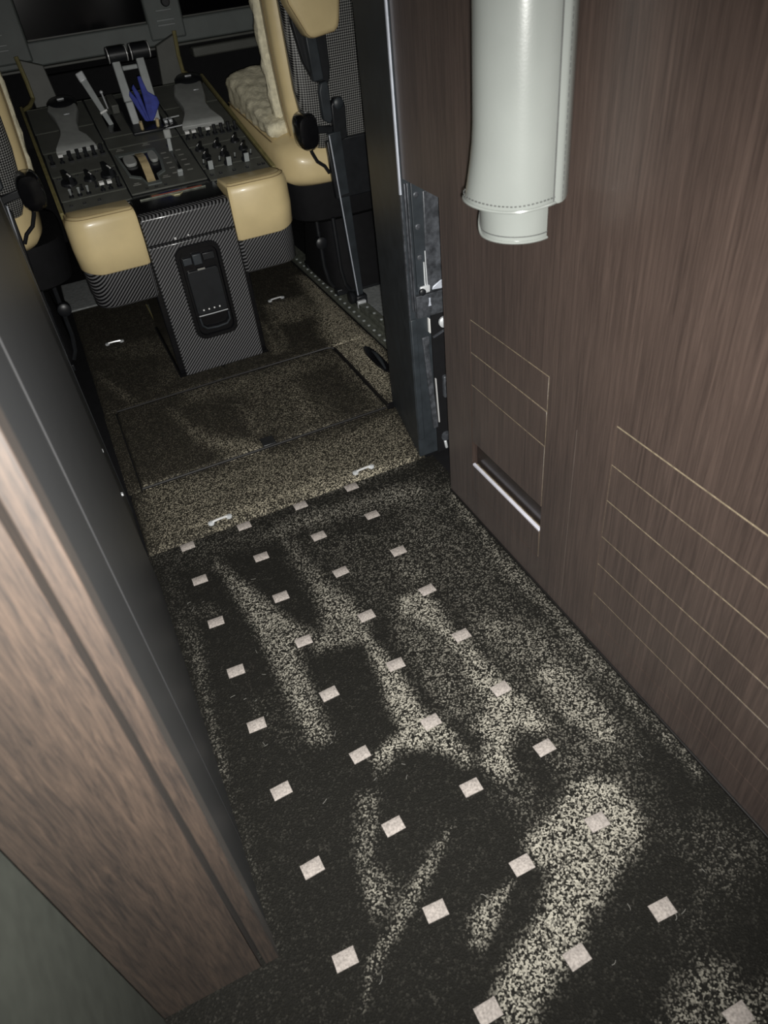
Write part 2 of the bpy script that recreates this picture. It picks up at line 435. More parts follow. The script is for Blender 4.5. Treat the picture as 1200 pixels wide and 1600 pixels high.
# ---------------------------------------------------------------- carpets: light shading of the ruffled nap, painted as paler patches (amount, softness, outline on the floor)
NAP_SHADE = [
    (0.8, 0.0139, [(0.046, -0.106), (0.086, -0.202), (0.12, -0.299), (0.149, -0.384), (0.176, -0.429), (0.138, -0.449), (0.128, -0.508), (0.122, -0.615), (0.113, -0.696), (0.079, -0.685), (0.074, -0.595), (0.073, -0.462), (0.069, -0.342), (0.057, -0.234)]),
    (0.6, 0.0187, [(0.221, -0.099), (0.243, -0.158), (0.256, -0.271), (0.283, -0.384), (0.292, -0.452), (0.273, -0.51), (0.218, -0.495), (0.173, -0.486), (0.165, -0.44), (0.201, -0.444), (0.216, -0.391), (0.215, -0.307), (0.215, -0.195)]),
    (0.5, 0.0199, [(0.24, -0.311), (0.283, -0.384), (0.292, -0.452), (0.273, -0.51), (0.218, -0.495), (0.173, -0.486), (0.173, -0.453), (0.211, -0.449)]),
    (0.95, 0.0117, [(0.271, -0.5), (0.289, -0.543), (0.295, -0.594), (0.298, -0.662), (0.297, -0.731), (0.316, -0.761), (0.327, -0.812), (0.33, -0.845), (0.313, -0.865), (0.302, -0.836), (0.263, -0.796), (0.218, -0.778), (0.176, -0.786), (0.17, -0.765), (0.203, -0.752), (0.242, -0.741), (0.239, -0.7), (0.251, -0.637), (0.26, -0.566)]),
    (0.95, 0.0139, [(0.388, -0.435), (0.442, -0.448), (0.452, -0.491), (0.441, -0.572), (0.458, -0.631), (0.463, -0.696), (0.468, -0.757), (0.485, -0.814), (0.487, -0.862), (0.465, -0.869), (0.43, -0.843), (0.391, -0.877), (0.381, -0.919), (0.347, -0.912), (0.337, -0.866), (0.367, -0.834), (0.36, -0.798), (0.402, -0.776), (0.405, -0.722), (0.424, -0.658), (0.415, -0.606), (0.408, -0.561), (0.38, -0.503), (0.362, -0.475)]),
    (0.5, 0.0191, [(0.347, -0.466), (0.4, -0.565), (0.417, -0.67), (0.4, -0.761), (0.363, -0.794), (0.326, -0.747), (0.326, -0.634), (0.325, -0.539)]),
    (0.7, 0.0126, [(0.53, -0.747), (0.582, -0.762), (0.595, -0.813), (0.594, -0.887), (0.583, -0.939), (0.552, -0.94), (0.532, -0.898), (0.514, -0.85), (0.524, -0.809)]),
    (0.35, 0.015, [(0.483, -0.578), (0.523, -0.576), (0.552, -0.626), (0.518, -0.648), (0.477, -0.641)]),
    (0.36, 0.0393, [(0.519, -0.072), (0.656, -0.157), (0.634, -0.453), (0.607, -0.633), (0.627, -0.787), (0.549, -0.773), (0.498, -0.7), (0.489, -0.632), (0.47, -0.519), (0.478, -0.392), (0.49, -0.227)]),
    (0.32, 0.0446, [(0.258, -0.155), (0.396, -0.17), (0.533, -0.253), (0.442, -0.429), (0.341, -0.445), (0.298, -0.364)]),
    (0.4, 0.0157, [(0.429, -0.322), (0.459, -0.36), (0.481, -0.413), (0.455, -0.436), (0.425, -0.4)]),
    (0.55, 0.0122, [(0.668, -0.151), (0.671, -0.229), (0.657, -0.415), (0.667, -0.624), (0.661, -0.776), (0.66, -0.904), (0.669, -1.056), (0.647, -1.067), (0.64, -0.906), (0.635, -0.777), (0.639, -0.625), (0.621, -0.495), (0.642, -0.318), (0.642, -0.212)]),
    (0.45, 0.0256, [(0.185, -0.078), (0.265, -0.055), (0.353, -0.059), (0.437, -0.074), (0.511, -0.08), (0.582, -0.098), (0.59, -0.142), (0.505, -0.127), (0.416, -0.123), (0.306, -0.104), (0.236, -0.097)]),
    (0.3, 0.0327, [(-0.072, -0.004), (0.205, -0.019), (0.48, -0.048), (0.692, -0.071), (0.648, -0.152), (0.44, -0.137), (0.176, -0.107), (-0.03, -0.061)]),
    (0.3, 0.0101, [(-0.075, -0.26), (-0.043, -0.305), (-0.049, -0.377), (-0.065, -0.461), (-0.075, -0.562), (-0.075, -0.657), (-0.099, -0.692), (-0.079, -0.539), (-0.075, -0.41), (-0.075, -0.312)]),
    (0.3, 0.012, [(-0.074, -0.225), (0.004, -0.241), (0.025, -0.281), (-0.023, -0.272)]),
    (0.18, 0.0195, [(-0.017, -0.09), (0.047, -0.074), (0.073, -0.154), (0.019, -0.132)]),
    (0.15, 0.0137, [(-0.008, -0.537), (0.053, -0.541), (0.07, -0.607), (0.06, -0.693), (0.027, -0.65), (-0.001, -0.588)]),
    (0.95, 0.0127, [(0.325, -1.018), (0.378, -1.007), (0.443, -0.981), (0.485, -0.982), (0.517, -1.009), (0.519, -1.047), (0.517, -1.081), (0.488, -1.108), (0.432, -1.128), (0.371, -1.156), (0.318, -1.184), (0.273, -1.203), (0.23, -1.22), (0.193, -1.238), (0.162, -1.223), (0.168, -1.185), (0.207, -1.158), (0.266, -1.135), (0.308, -1.108), (0.334, -1.078), (0.321, -1.053)]),
    (0.35, 0.0187, [(0.444, -0.927), (0.504, -0.942), (0.52, -0.978), (0.532, -1.017), (0.49, -1.016), (0.44, -0.984)]),
    (0.3, 0.0169, [(0.328, -0.919), (0.398, -0.924), (0.396, -0.981), (0.347, -1.001), (0.328, -0.961)]),
    (0.5, 0.0095, [(0.116, -0.819), (0.152, -0.832), (0.128, -0.884), (0.094, -0.936), (0.096, -0.993), (0.057, -1.017), (0.062, -0.966), (0.074, -0.906)]),
    (0.28, 0.0121, [(0.09, -0.944), (0.129, -0.983), (0.108, -1.026), (0.068, -1.022), (0.066, -0.977)]),
    (0.6, 0.0066, [(0.245, -0.941), (0.21, -0.968), (0.159, -1.008), (0.112, -1.036), (0.067, -1.063), (0.031, -1.084), (-0.005, -1.118), (0.026, -1.066), (0.062, -1.045), (0.109, -1.013), (0.159, -0.98), (0.207, -0.956)]),
    (0.75, 0.0081, [(0.192, -1.077), (0.229, -1.07), (0.274, -1.067), (0.254, -1.083), (0.22, -1.108), (0.185, -1.127), (0.171, -1.112)]),
    (0.6, 0.0165, [(0.383, -1.296), (0.421, -1.284), (0.462, -1.28), (0.484, -1.305), (0.473, -1.335), (0.513, -1.341), (0.477, -1.395), (0.339, -1.327)]),
    (0.24, 0.0226, [(0.553, -1.123), (0.613, -1.121), (0.65, -1.16), (0.65, -1.206), (0.585, -1.225), (0.506, -1.234), (0.446, -1.257), (0.486, -1.224), (0.538, -1.2), (0.531, -1.153)]),
    (0.4, 0.0115, [(0.169, -0.759), (0.211, -0.763), (0.186, -0.804), (0.16, -0.802)]),
    (0.14, 0.0135, [(-0.087, 0.013), (-0.034, -0.065), (-0.057, -0.326), (-0.072, -0.661), (-0.092, -0.984), (-0.097, -0.92), (-0.087, -0.529)]),
    (0.3, 0.0323, [(0.497, -0.62), (0.618, -0.656), (0.637, -0.807), (0.623, -0.948), (0.564, -0.977), (0.458, -0.92), (0.44, -0.81)]),
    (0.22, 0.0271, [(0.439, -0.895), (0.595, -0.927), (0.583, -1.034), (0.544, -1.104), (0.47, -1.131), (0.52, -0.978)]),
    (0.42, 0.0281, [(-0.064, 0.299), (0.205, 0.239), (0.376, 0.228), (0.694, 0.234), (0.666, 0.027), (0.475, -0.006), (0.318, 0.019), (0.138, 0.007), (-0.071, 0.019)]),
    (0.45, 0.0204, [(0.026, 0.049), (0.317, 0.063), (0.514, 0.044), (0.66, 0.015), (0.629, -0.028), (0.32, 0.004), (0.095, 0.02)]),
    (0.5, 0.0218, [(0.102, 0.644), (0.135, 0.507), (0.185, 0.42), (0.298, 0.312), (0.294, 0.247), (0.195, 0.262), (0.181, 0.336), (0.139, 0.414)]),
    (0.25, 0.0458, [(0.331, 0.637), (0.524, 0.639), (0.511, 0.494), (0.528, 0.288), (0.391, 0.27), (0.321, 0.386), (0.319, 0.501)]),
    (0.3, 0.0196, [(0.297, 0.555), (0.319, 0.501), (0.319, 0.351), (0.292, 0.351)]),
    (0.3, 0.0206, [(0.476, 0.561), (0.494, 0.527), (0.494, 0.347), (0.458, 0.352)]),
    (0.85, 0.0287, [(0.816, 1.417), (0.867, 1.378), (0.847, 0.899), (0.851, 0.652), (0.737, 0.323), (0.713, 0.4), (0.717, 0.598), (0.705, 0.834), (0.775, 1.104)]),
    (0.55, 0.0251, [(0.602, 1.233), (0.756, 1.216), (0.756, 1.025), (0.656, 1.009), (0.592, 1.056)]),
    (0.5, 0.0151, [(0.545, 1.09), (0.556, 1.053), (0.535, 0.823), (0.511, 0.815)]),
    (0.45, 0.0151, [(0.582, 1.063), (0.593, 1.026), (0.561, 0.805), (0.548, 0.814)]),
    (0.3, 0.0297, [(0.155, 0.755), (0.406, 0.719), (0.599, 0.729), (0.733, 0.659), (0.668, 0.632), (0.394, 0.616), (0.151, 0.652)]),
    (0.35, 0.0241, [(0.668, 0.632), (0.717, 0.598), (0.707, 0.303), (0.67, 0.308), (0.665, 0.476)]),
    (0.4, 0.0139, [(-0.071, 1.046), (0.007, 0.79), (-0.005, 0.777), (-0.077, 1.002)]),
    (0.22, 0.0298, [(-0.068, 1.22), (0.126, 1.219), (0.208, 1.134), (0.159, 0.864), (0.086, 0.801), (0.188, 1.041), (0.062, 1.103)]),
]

def nap_shade(x, y, base, gain):
    v = np.full(x.shape, base)
    for amt, soft, pl in NAP_SHADE:
        px_ = np.array([p[0] for p in pl]); py_ = np.array([p[1] for p in pl])
        sel = np.where((x > px_.min() - soft) & (x < px_.max() + soft) & (y > py_.min() - soft) & (y < py_.max() + soft))[0]
        if not len(sel):
            continue
        X, Y = x[sel], y[sel]
        d2 = np.full(X.shape, 1e9); ins = np.zeros(X.shape, bool)
        for k in range(len(pl)):
            x0, y0 = px_[k - 1], py_[k - 1]; x1, y1 = px_[k], py_[k]
            dx, dy = x1 - x0, y1 - y0
            t = np.clip(((X - x0) * dx + (Y - y0) * dy) / (dx * dx + dy * dy + 1e-12), 0, 1)
            d2 = np.minimum(d2, (X - x0 - dx * t) ** 2 + (Y - y0 - dy * t) ** 2)
            cr = ((y0 > Y) != (y1 > Y)) & (X < (x1 - x0) * (Y - y0) / (y1 - y0 + 1e-12) + x0)
            ins ^= cr
        sd = np.where(ins, np.sqrt(d2), -np.sqrt(d2))
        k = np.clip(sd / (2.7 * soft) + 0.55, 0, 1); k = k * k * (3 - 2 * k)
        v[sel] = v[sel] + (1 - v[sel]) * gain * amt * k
    return v

def carpet(name, mat, x0, x1, y0, y1, step, z=0.0, parent=None, origin=None, edge=0.0, cut=None, thick=0.012, wob=0.0, base=0.17, gain=0.95):
    nx = max(2, int(round((x1 - x0) / step))); ny = max(2, int(round((y1 - y0) / step)))
    vs = []; fs = []; val = []
    for j in range(ny + 1):
        for i in range(nx + 1):
            x = x0 + (x1 - x0) * i / nx; y = y0 + (y1 - y0) * j / ny
            zz = z
            if edge:
                d = min(x - x0, x1 - x, y - y0, y1 - y)
                if d < edge:
                    q = 1 - d / edge
                    zz -= thick * (1 - math.sqrt(max(0, 1 - q * q)))
            if wob:
                zz += wob * math.sin(x * 23 + 1) * math.sin(y * 17 + 0.6)
            vs.append((x, y, zz))
    W = nx + 1
    arr = np.array(vs)
    val = nap_shade(arr[:, 0], arr[:, 1], base, gain)
    for j in range(ny):
        for i in range(nx):
            cxm = x0 + (x1 - x0) * (i + .5) / nx; cym = y0 + (y1 - y0) * (j + .5) / ny
            if cut and cut(cxm, cym):
                continue
            fs.append((j * W + i, j * W + i + 1, (j + 1) * W + i + 1, (j + 1) * W + i))
    if origin is None:
        origin = WO[parent] if parent else Vector(((x0 + x1) / 2, (y0 + y1) / 2, z))
    me = bpy.data.meshes.new(name)
    me.from_pydata([(a - origin[0], b - origin[1], c - origin[2]) for a, b, c in vs], [], fs)
    at = me.attributes.new('nap_shading', 'FLOAT', 'POINT')  # how light catches the ruffled pile, stored as a colour mask
    at.data.foreach_set('value', val.astype(np.float32))
    for p in me.polygons:
        p.use_smooth = True
    me.materials.append(M[mat])
    o = bpy.data.objects.new(name, me); COL.objects.link(o)
    place(o, parent, origin)
    return o

# ================================================================ THE SETTING
# aisle floor
floor = struct(carpet('floor', 'carpet', -0.30, 0.70, -2.0, -0.003, 0.005, wob=0.0008, base=0.03, gain=0.86), 'dark patterned aisle carpet with small pale squares')
sq = MB()
h = 0.0172
sq.rings([[(-h, -h, -0.003), (h, -h, -0.003), (h, h, -0.003), (-h, h, -0.003)],
          [(-h, -h, 0.0012), (h, -h, 0.0012), (h, h, 0.0012), (-h, h, 0.0012)],
          [(-h * .93, -h * .93, 0.002), (h * .93, -h * .93, 0.002), (h * .93, h * .93, 0.002), (-h * .93, h * .93, 0.002)]])
first = None
for c in range(4):
    for r in range(0, 11):
        y = -0.15 * r; x = 0.15 * c
        if r == 0:
            y = -0.0165
        jx, jy = random.uniform(-.003, .003), random.uniform(-.003, .003)
        if r == 0:
            jy = 0
        loc = Vector((x + jx, y + jy, 0.0006))
        rz = math.radians(random.uniform(-3.5, 3.5))
        if first is None:
            first = sq.build('inlay_square', 'inlay', floor, origin=(0, 0, 0))
            place(first, floor, loc)
            o = first
        else:
            o = inst(first, 'inlay_square', floor, loc)
        o.rotation_euler = (0, 0, rz)
        if r == 0:
            o.scale = (1, 0.72, 1); o.rotation_euler = (0, 0, 0)
sub = MB(); sub.box(-1.1, 1.7, -2.25, 2.75, -0.06, -0.018)
struct(sub.build('trim_1', 'black_matte'), 'black sub-floor under the carpets')

# ---- right wall: dark wood panelling with two louvred panels
WX = 0.669
wr = root_struct('wall_right', (WX + 0.03, -1.2, 0), 'dark brown wood-grained partition wall')
b = MB()
for y0, y1, z0, z1 in ((-2.2, -0.004, 0.733, 1.75), (-2.2, -0.165, 0.523, 0.733), (-0.278, -0.165, 0, 0.523), (-0.639, -0.553, 0, 0.523),
                       (-0.732, -0.6402, 0, 0.523), (-2.2, -1.36, 0, 0.523), (-0.553, -0.278, 0, 0.080), (-1.36, -0.732, 0, 0.071)):
    b.box(WX, WX + 0.03, y0, y1, z0, z1)
b.build('wood_panel', 'wood', wr, ang=20)
b = MB(); b.box(WX + 0.0012, WX + 0.024, -0.552, -0.279, 0.222, 0.522); b.box(WX + 0.0012, WX + 0.024, -0.552, -0.279, 0.081, 0.152)
b.build('louvre_backing', 'wood_core', wr)
b = MB(); b.box(WX + 0.0012, WX + 0.024, -1.359, -0.733, 0.072, 0.522)
b.build('louvre_backing', 'wood_core', wr)
b = MB(); b.box(WX + 0.013, WX + 0.028, -0.552, -0.279, 0.15, 0.224)
b.build('slot_back', 'slot', wr)
b = MB(); b.box(WX - 0.001, WX + 0.006, -0.5505, -0.2815, 0.1540, 0.1600)
b.build('slot_lip', 'white_strip', wr, bevel=0.001)['label'] = 'white edge strip of the open slot'
def slats(y0, y1, zs, skip=()):
    for i in range(len(zs) - 1):
        if i in skip:
            continue
        s = MB(); g = 0.0011
        s.box(WX - random.uniform(0, .0006), WX + 0.0011, y0 + 0.0022, y1 - 0.0022, zs[i + 1] + g, zs[i] - g)
        s.build('slat', 'wood', wr, bevel=0.0006, seg=1)
slats(-0.553, -0.278, (0.522, 0.449, 0.3715, 0.2215, 0.1535, 0.081), skip=(3,))
slats(-1.36, -0.732, (0.521, 0.4455, 0.3695, 0.2855, 0.217, 0.138, 0.0715))
b = MB(); b.box(WX - 0.0006, WX + 0.01, -0.6402, -0.639, 0.0, 0.46); b.build('joint_bead', 'bead', wr)
# shadow-gap trim along the foot of the wall
b = MB(); b.box(WX - 0.004, WX, -2.0, -0.165, 0.0, 0.006)
struct(b.build('baseboard_right', 'groove', bevel=0.001), 'dark edging strip at the foot of the wood wall')

# ---- right door jamb
jr = root_struct('trim_2', (0.73, 0.15, 0), 'black painted door jamb beside the wood wall')
b = MB(); b.prism([(0.664, 0.004), (0.722, 0.30), (0.83, 0.30), (0.83, 0.004)], 0, 1.75, 'z')
b.build('jamb_post', 'black_paint', jr, bevel=0.003)
b = MB(); b.box(0.6625, 0.6665, -0.001, 0.004, 0.70, 1.75); b.build('edge_strip', 'alu_strip', jr)
b = MB(); b.box(0.6635, 0.6665, -0.001, 0.004, 0.41, 0.699); b.build('edge_strip', 'worn_metal', jr)
for x in (0.672, 0.6785):
    b = MB(); b.box(x, x + 0.003, -0.004, 0.004, 0.43, 0.722); b.build('edge_strip', 'worn_metal', jr, bevel=0.001)
b = MB(); b.box(0.665, 0.681, -0.002, 0.004, 0.06, 0.41); b.build('corner_angle', 'black_paint', jr, bevel=0.002)
b = MB(); b.box(0.688, 0.80, -0.003, 0.004, 0.475, 0.722); b.build('hinge_plate', 'black_paint', jr, bevel=0.001)
b = MB(); b.box(0.713, 0.80, -0.008, -0.003, 0.475, 0.70); b.build('hinge_leaf', 'worn_metal', jr, bevel=0.004)
b = MB(); b.box(0.681, 0.80, -0.009, 0.004, 0.412, 0.468); b.build('lock_plate', 'worn_metal', jr, bevel=0.001)
for z in (0.694, 0.626, 0.557):
    s = MB(); s.lathe((0.6985, -0.003, z), [(0.0065, 0), (0.0065, 0.002), (0.004, 0.003), (0.0038, 0.0015), (0, 0.0015)], 14, (0, -1, 0))
    s.build('screw', 'worn_metal', jr)
b = MB(); b.tube([(0.707, -0.006, 0.545), (0.707, -0.006, 0.50), (0.708, -0.006, 0.485)], 0.0018, 6); b.build('spring_wire', 'alu', jr)
b = MB(); b.tube([(0.7115, -0.006, 0.57), (0.712, -0.006, 0.52), (0.7125, -0.006, 0.488)], 0.0014, 6); b.build('spring_wire', 'alu', jr)
b = MB(); b.box(0.692, 0.718, -0.012, -0.004, 0.472, 0.49); b.build('catch', 'alu', jr, bevel=0.003)
b = MB(); b.lathe((0.695, -0.012, 0.479), [(0.008, 0), (0.008, 0.006), (0.005, 0.008), (0, 0.008)], 14, (0, -1, 0)); b.build('roller', 'black', jr)
b = MB(); b.prism([(0.722, 0.476), (0.760, 0.472), (0.770, 0.497), (0.745, 0.494), (0.725, 0.484)], -0.012, -0.008, 'y'); b.build('bright_tab', 'alu_strip', jr, bevel=0.002)
b = MB(); b.prism([(0.711, 0.438), (0.718, 0.438), (0.7165, 0.449), (0.717, 0.458), (0.713, 0.458), (0.7135, 0.449)], -0.0105, -0.0085, 'y'); b.build('key_mark', 'alu_strip', jr)
b = MB(); b.box(0.7125, 0.7155, -0.006, 0.004, 0.365, 0.403); b.build('catch_edge', 'white', jr, bevel=0.001)
b = MB(); b.lathe((0.752, -0.004, 0.385), [(0.014, 0), (0.014, 0.006), (0.008, 0.01), (0, 0.01)], 14, (0, -1, 0)); b.build('roller', 'alu', jr)
b = MB(); b.box(0.7205, 0.80, -0.0005, 0.004, 0.0, 0.408); b.build('pocket_face', 'black_matte', jr)
b = MB(); b.bar((0.722, -0.002, 0.350), (0.758, -0.002, 0.362), 0.004, 0.006); b.build('catch_bar', 'worn_metal', jr)
b = MB(); b.bar((0.699, -0.002, 0.355), (0.716, -0.002, 0.085), 0.014, 0.006); b.build('sliding_strip', 'worn_metal', jr, bevel=0.001)
b = MB(); b.box(0.692, 0.712, -0.004, 0.002, 0.335, 0.357); b.build('strip_clamp', 'worn_metal', jr, bevel=0.002)
b = MB(); b.bar((0.722, -0.004, 0.235), (0.726, -0.004, 0.10), 0.003, 0.004); b.build('spring_wire', 'chrome', jr)
b = MB(); b.box(0.743, 0.764, -0.010, 0.004, 0.170, 0.235); b.build('latch_body', 'worn_metal', jr, bevel=0.004)
b = MB(); b.box(0.748, 0.757, -0.012, -0.009, 0.185, 0.22); b.build('latch_slot', 'black', jr)
b = MB(); b.lathe((0.746, -0.002, 0.047), [(0.015, 0), (0.015, 0.003), (0.012, 0.004), (0.009, 0.003), (0.009, 0.006), (0.0045, 0.007), (0, 0.007)], 18, (0, -1, 0)); b.build('roller', 'worn_metal', jr)
b = MB(); b.bar((0.742, -0.003, 0.033), (0.746, -0.003, 0.006), 0.008, 0.008); b.build('foot_pin', 'alu', jr, bevel=0.003)

# ---- left side: wood casing facing the cabin, dark door panel, cockpit jamb
cl = root_struct('trim_3', (-0.18, -0.98, 0), 'brown wood casing at the near left corner')
b = MB(); b.box(-0.266, -0.1185, -1.0, -0.96, 0, 1.75); b.build('casing_board', 'wood_left', cl, bevel=0.001, seg=1)
b = MB(); b.box(-0.1125, -0.0905, -1.0, -0.96, 0, 1.75); b.build('casing_stile', 'wood_left', cl, bevel=0.0018)
b = MB(); b.box(-0.1184, -0.1126, -0.972, -0.965, 0, 1.75); b.build('casing_groove', 'groove', cl)
wl = root_struct('wall_left', (-0.12, -0.5, 0), 'dark satin panel lining the left of the aisle')
b = MB(); b.box(-0.15, -0.0925, -0.959, -0.8005, 0, 1.75); b.build('lining_panel', 'panel_dark', wl, bevel=0.0005, seg=1)
b = MB(); b.box(-0.15, -0.0912, -0.7995, -0.128, 0, 1.75); b.build('lining_panel', 'panel_dark', wl, bevel=0.0006, seg=1)
b = MB(); b.box(-0.15, -0.094, -0.802, -0.798, 0, 1.75); b.build('lining_joint', 'black', wl)
jl = root_struct('trim_4', (-0.13, 0.03, 0), 'black door jamb on the left of the cockpit entrance')
b = MB(); b.box(-0.19, -0.101, -0.127, 0.19, 0, 1.75); b.build('jamb_post', 'black_paint', jl, bevel=0.003)
b = MB(); b.box(-0.102, -0.0995, 0.17, 0.19, 0.02, 1.75); b.build('edge_strip', 'black', jl)
for y, z, hh in ((-0.10, 0.488, 0.012), (-0.06, 0.36, 0.006), (-0.10, 0.123, 0.01), (-0.09, 0.05, 0.014), (0.0, 0.20, 0.006)):
    b = MB(); b.box(-0.102, -0.094, y - 0.005, y + 0.005, z - hh / 2, z + hh / 2); b.build('catch', 'alu', jl, bevel=0.0015)
b = MB(); b.box(-0.32, -0.266, -2.2, -1.0, 0, 1.75)
struct(b.build('wall_near_left', 'grey_wall', bevel=0.001), 'plain grey lining at the near left')

# ---- cockpit shell
for nm, bx, lb in (('wall_far', (-1.1, 1.7, 2.62, 2.7, 0, 1.75), 'dark bulkhead ahead of the instrument panel'),
                   ('wall_cockpit_left', (-1.1, -1.02, 0.2, 2.62, 0, 1.75), 'dark left side lining of the cockpit'),
                   ('wall_cockpit_right', (1.62, 1.7, 0.3, 2.62, 0, 1.75), 'dark right side lining of the cockpit'),
                   ('wall_rear', (-0.4, 0.8, -2.28, -2.2, 0, 1.75), 'cabin wall behind the viewer'),
                   ('ceiling', (-1.1, 1.7, -2.28, 2.7, 1.752, 1.80), 'pale ceiling lining')):
    b = MB(); b.box(*bx); struct(b.build(nm, 'lining' if nm in ('wall_rear', 'ceiling') else 'black_matte'), lb)
b = MB(); b.box(0.832, 1.62, 0.26, 0.30, 0, 1.75); struct(b.build('wall_cockpit_rear_right', 'black_paint'), 'black bulkhead behind the right-hand seat')
b = MB(); b.box(-1.02, -0.192, 0.15, 0.19, 0, 1.75); struct(b.build('wall_cockpit_rear_left', 'black_paint'), 'black bulkhead behind the left-hand seat')

# ================================================================ COCKPIT FLOOR COVERINGS
def pull(parent, x, y, z, w=0.046, tilt=0.0):
    """little bright lift handle of a floor panel: a bowed bar between two studs"""
    hnd = MB()
    c, s = math.cos(tilt), math.sin(tilt)
    pts = []
    for i in range(9):
        t = -1 + 2 * i / 8
        pts.append((x + c * t * w / 2, y + s * t * w / 2, z + 0.001 * (1 - t * t) + 0.006))
    hnd.tube(pts, 0.0032, 8)
    o = hnd.build('lift_handle', 'chrome', parent)
    for t in (-1, 1):
        k = MB(); k.lathe((x + c * t * (w / 2 + 0.004), y + s * t * (w / 2 + 0.004), z), [(0.0085, -0.002), (0.0085, 0.005), (0.005, 0.007), (0, 0.007)], 12)
        k.build('stud', 'alu', o)
    return o

th = thing('carpet_panel', 'carpeted threshold strip with two chrome lift handles, where aisle meets cockpit', 'carpet', (0.29, 0.14, 0.006))
def thcut(x, y):
    return x > 0.668 + 0.052 * (1 - ((0.28 - y) / 0.28) ** 2) ** 0.5 if 0 <= y <= 0.28 else False
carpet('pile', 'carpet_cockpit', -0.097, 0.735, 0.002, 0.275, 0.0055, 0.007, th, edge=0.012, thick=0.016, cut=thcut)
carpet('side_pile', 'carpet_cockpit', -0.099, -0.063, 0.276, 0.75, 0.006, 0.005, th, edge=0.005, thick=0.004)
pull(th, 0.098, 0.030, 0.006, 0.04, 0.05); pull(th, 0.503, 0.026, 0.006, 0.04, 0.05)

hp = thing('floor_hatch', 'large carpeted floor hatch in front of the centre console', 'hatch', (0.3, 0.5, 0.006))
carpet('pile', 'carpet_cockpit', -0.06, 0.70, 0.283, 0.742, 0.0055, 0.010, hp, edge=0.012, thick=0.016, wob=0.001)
b = MB(); b.box(0.298, 0.338, 0.282, 0.325, 0.006, 0.0125); b.build('pull_patch', 'black', hp, bevel=0.002)
b = MB(); b.tube([(-0.058, 0.281, 0.005), (0.3, 0.279, 0.006), (0.69, 0.281, 0.005)], 0.004, 6); b.build('edge_binding', 'groove', hp)
b = MB(); b.tube([(-0.055, 0.744, 0.005), (0.3, 0.746, 0.006), (0.68, 0.744, 0.006), (0.703, 0.73, 0.006), (0.704, 0.5, 0.006), (0.702, 0.29, 0.005)], 0.004, 6); b.build('edge_binding', 'groove', hp)

fl_ = thing('carpet_panel', 'dark carpet of the left footwell with a small lift handle', 'carpet', (0.05, 1.3, 0.004))
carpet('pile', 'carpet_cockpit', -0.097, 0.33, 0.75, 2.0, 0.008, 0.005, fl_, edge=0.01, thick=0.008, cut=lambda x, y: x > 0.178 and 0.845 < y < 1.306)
pull(fl_, 0.017, 1.263, 0.004, 0.045, -0.1)
b = MB(); b.box(0.19, 0.215, 1.31, 1.53, 0.003, 0.011); b.build('edge_strip', 'rail', fl_, bevel=0.002)
b = MB(); b.box(0.187, 0.191, 1.31, 1.53, 0.003, 0.013); b.build('gold_edge', 'trim_gold', fl_)
fr_ = thing('carpet_panel', 'speckled carpet of the right footwell beside the seat rail', 'carpet', (0.62, 1.3, 0.004))
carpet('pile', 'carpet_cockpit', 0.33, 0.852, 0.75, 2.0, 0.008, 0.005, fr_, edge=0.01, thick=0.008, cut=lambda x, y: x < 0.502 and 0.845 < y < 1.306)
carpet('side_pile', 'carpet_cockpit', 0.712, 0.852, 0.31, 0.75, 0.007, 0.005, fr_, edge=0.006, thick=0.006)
pull(fr_, 0.661, 1.251, 0.004, 0.045, 0.05)
b = MB()
b.rings([[(0.60, 0.86, 0.006), (0.76, 0.92, 0.006), (0.765, 1.05, 0.006), (0.62, 1.08, 0.006)], [(0.61, 0.885, 0.016), (0.75, 0.925, 0.016), (0.755, 1.045, 0.014), (0.63, 1.07, 0.014)]])
# recessed black grip in the carpet beside the rail
gp = thing('floor_grip', 'black cupped grip set in the carpet beside the seat rail', 'grip', (0.79, 0.57, 0.004))
b = MB(); b.rings([[(p[0], p[1], 0.005) for p in sell(0.795, 0.572, 0.020, 0.105, 2.4, 28)], [(p[0], p[1], 0.010) for p in sell(0.795, 0.572, 0.017, 0.10, 2.4, 28)]])
b.build('cup', 'gloss_black', gp)
b = MB(); b.tube([(0.788, 0.49, 0.011), (0.793, 0.53, 0.017), (0.797, 0.58, 0.019), (0.80, 0.62, 0.012)], [0.003, 0.006, 0.006, 0.003], 8); b.build('handle', 'black_paint', gp)

# seat rail with lock studs
sr = thing('seat_rail', 'grey metal seat rail with rows of bright studs on the floor', 'rail', (0.9, 1.1, 0))
b = MB(); b.box(0.855, 0.925, 0.45, 1.98, 0.0, 0.009); b.build('rail_plate', 'rail', sr, bevel=0.002)
b = MB(); b.box(0.853, 0.861, 0.45, 1.98, 0.009, 0.014); b.build('rail_lip', 'rail', sr, bevel=0.001)
b = MB(); b.box(0.884, 0.890, 0.45, 1.98, 0.009, 0.013); b.build('rail_lip', 'rail', sr, bevel=0.001)
b = MB(); b.box(0.896, 0.932, 0.63, 0.955, 0.009, 0.030); b.build('rail_block', 'rail', sr, bevel=0.003)
b = MB(); b.box(0.897, 0.931, 0.957, 0.972, 0.009, 0.038); b.build('rail_stop', 'alu', sr, bevel=0.003)
b = MB(); b.box(0.862, 0.882, 0.50, 0.56, 0.009, 0.018); b.build('rail_clip', 'white', sr, bevel=0.003)
st0 = None
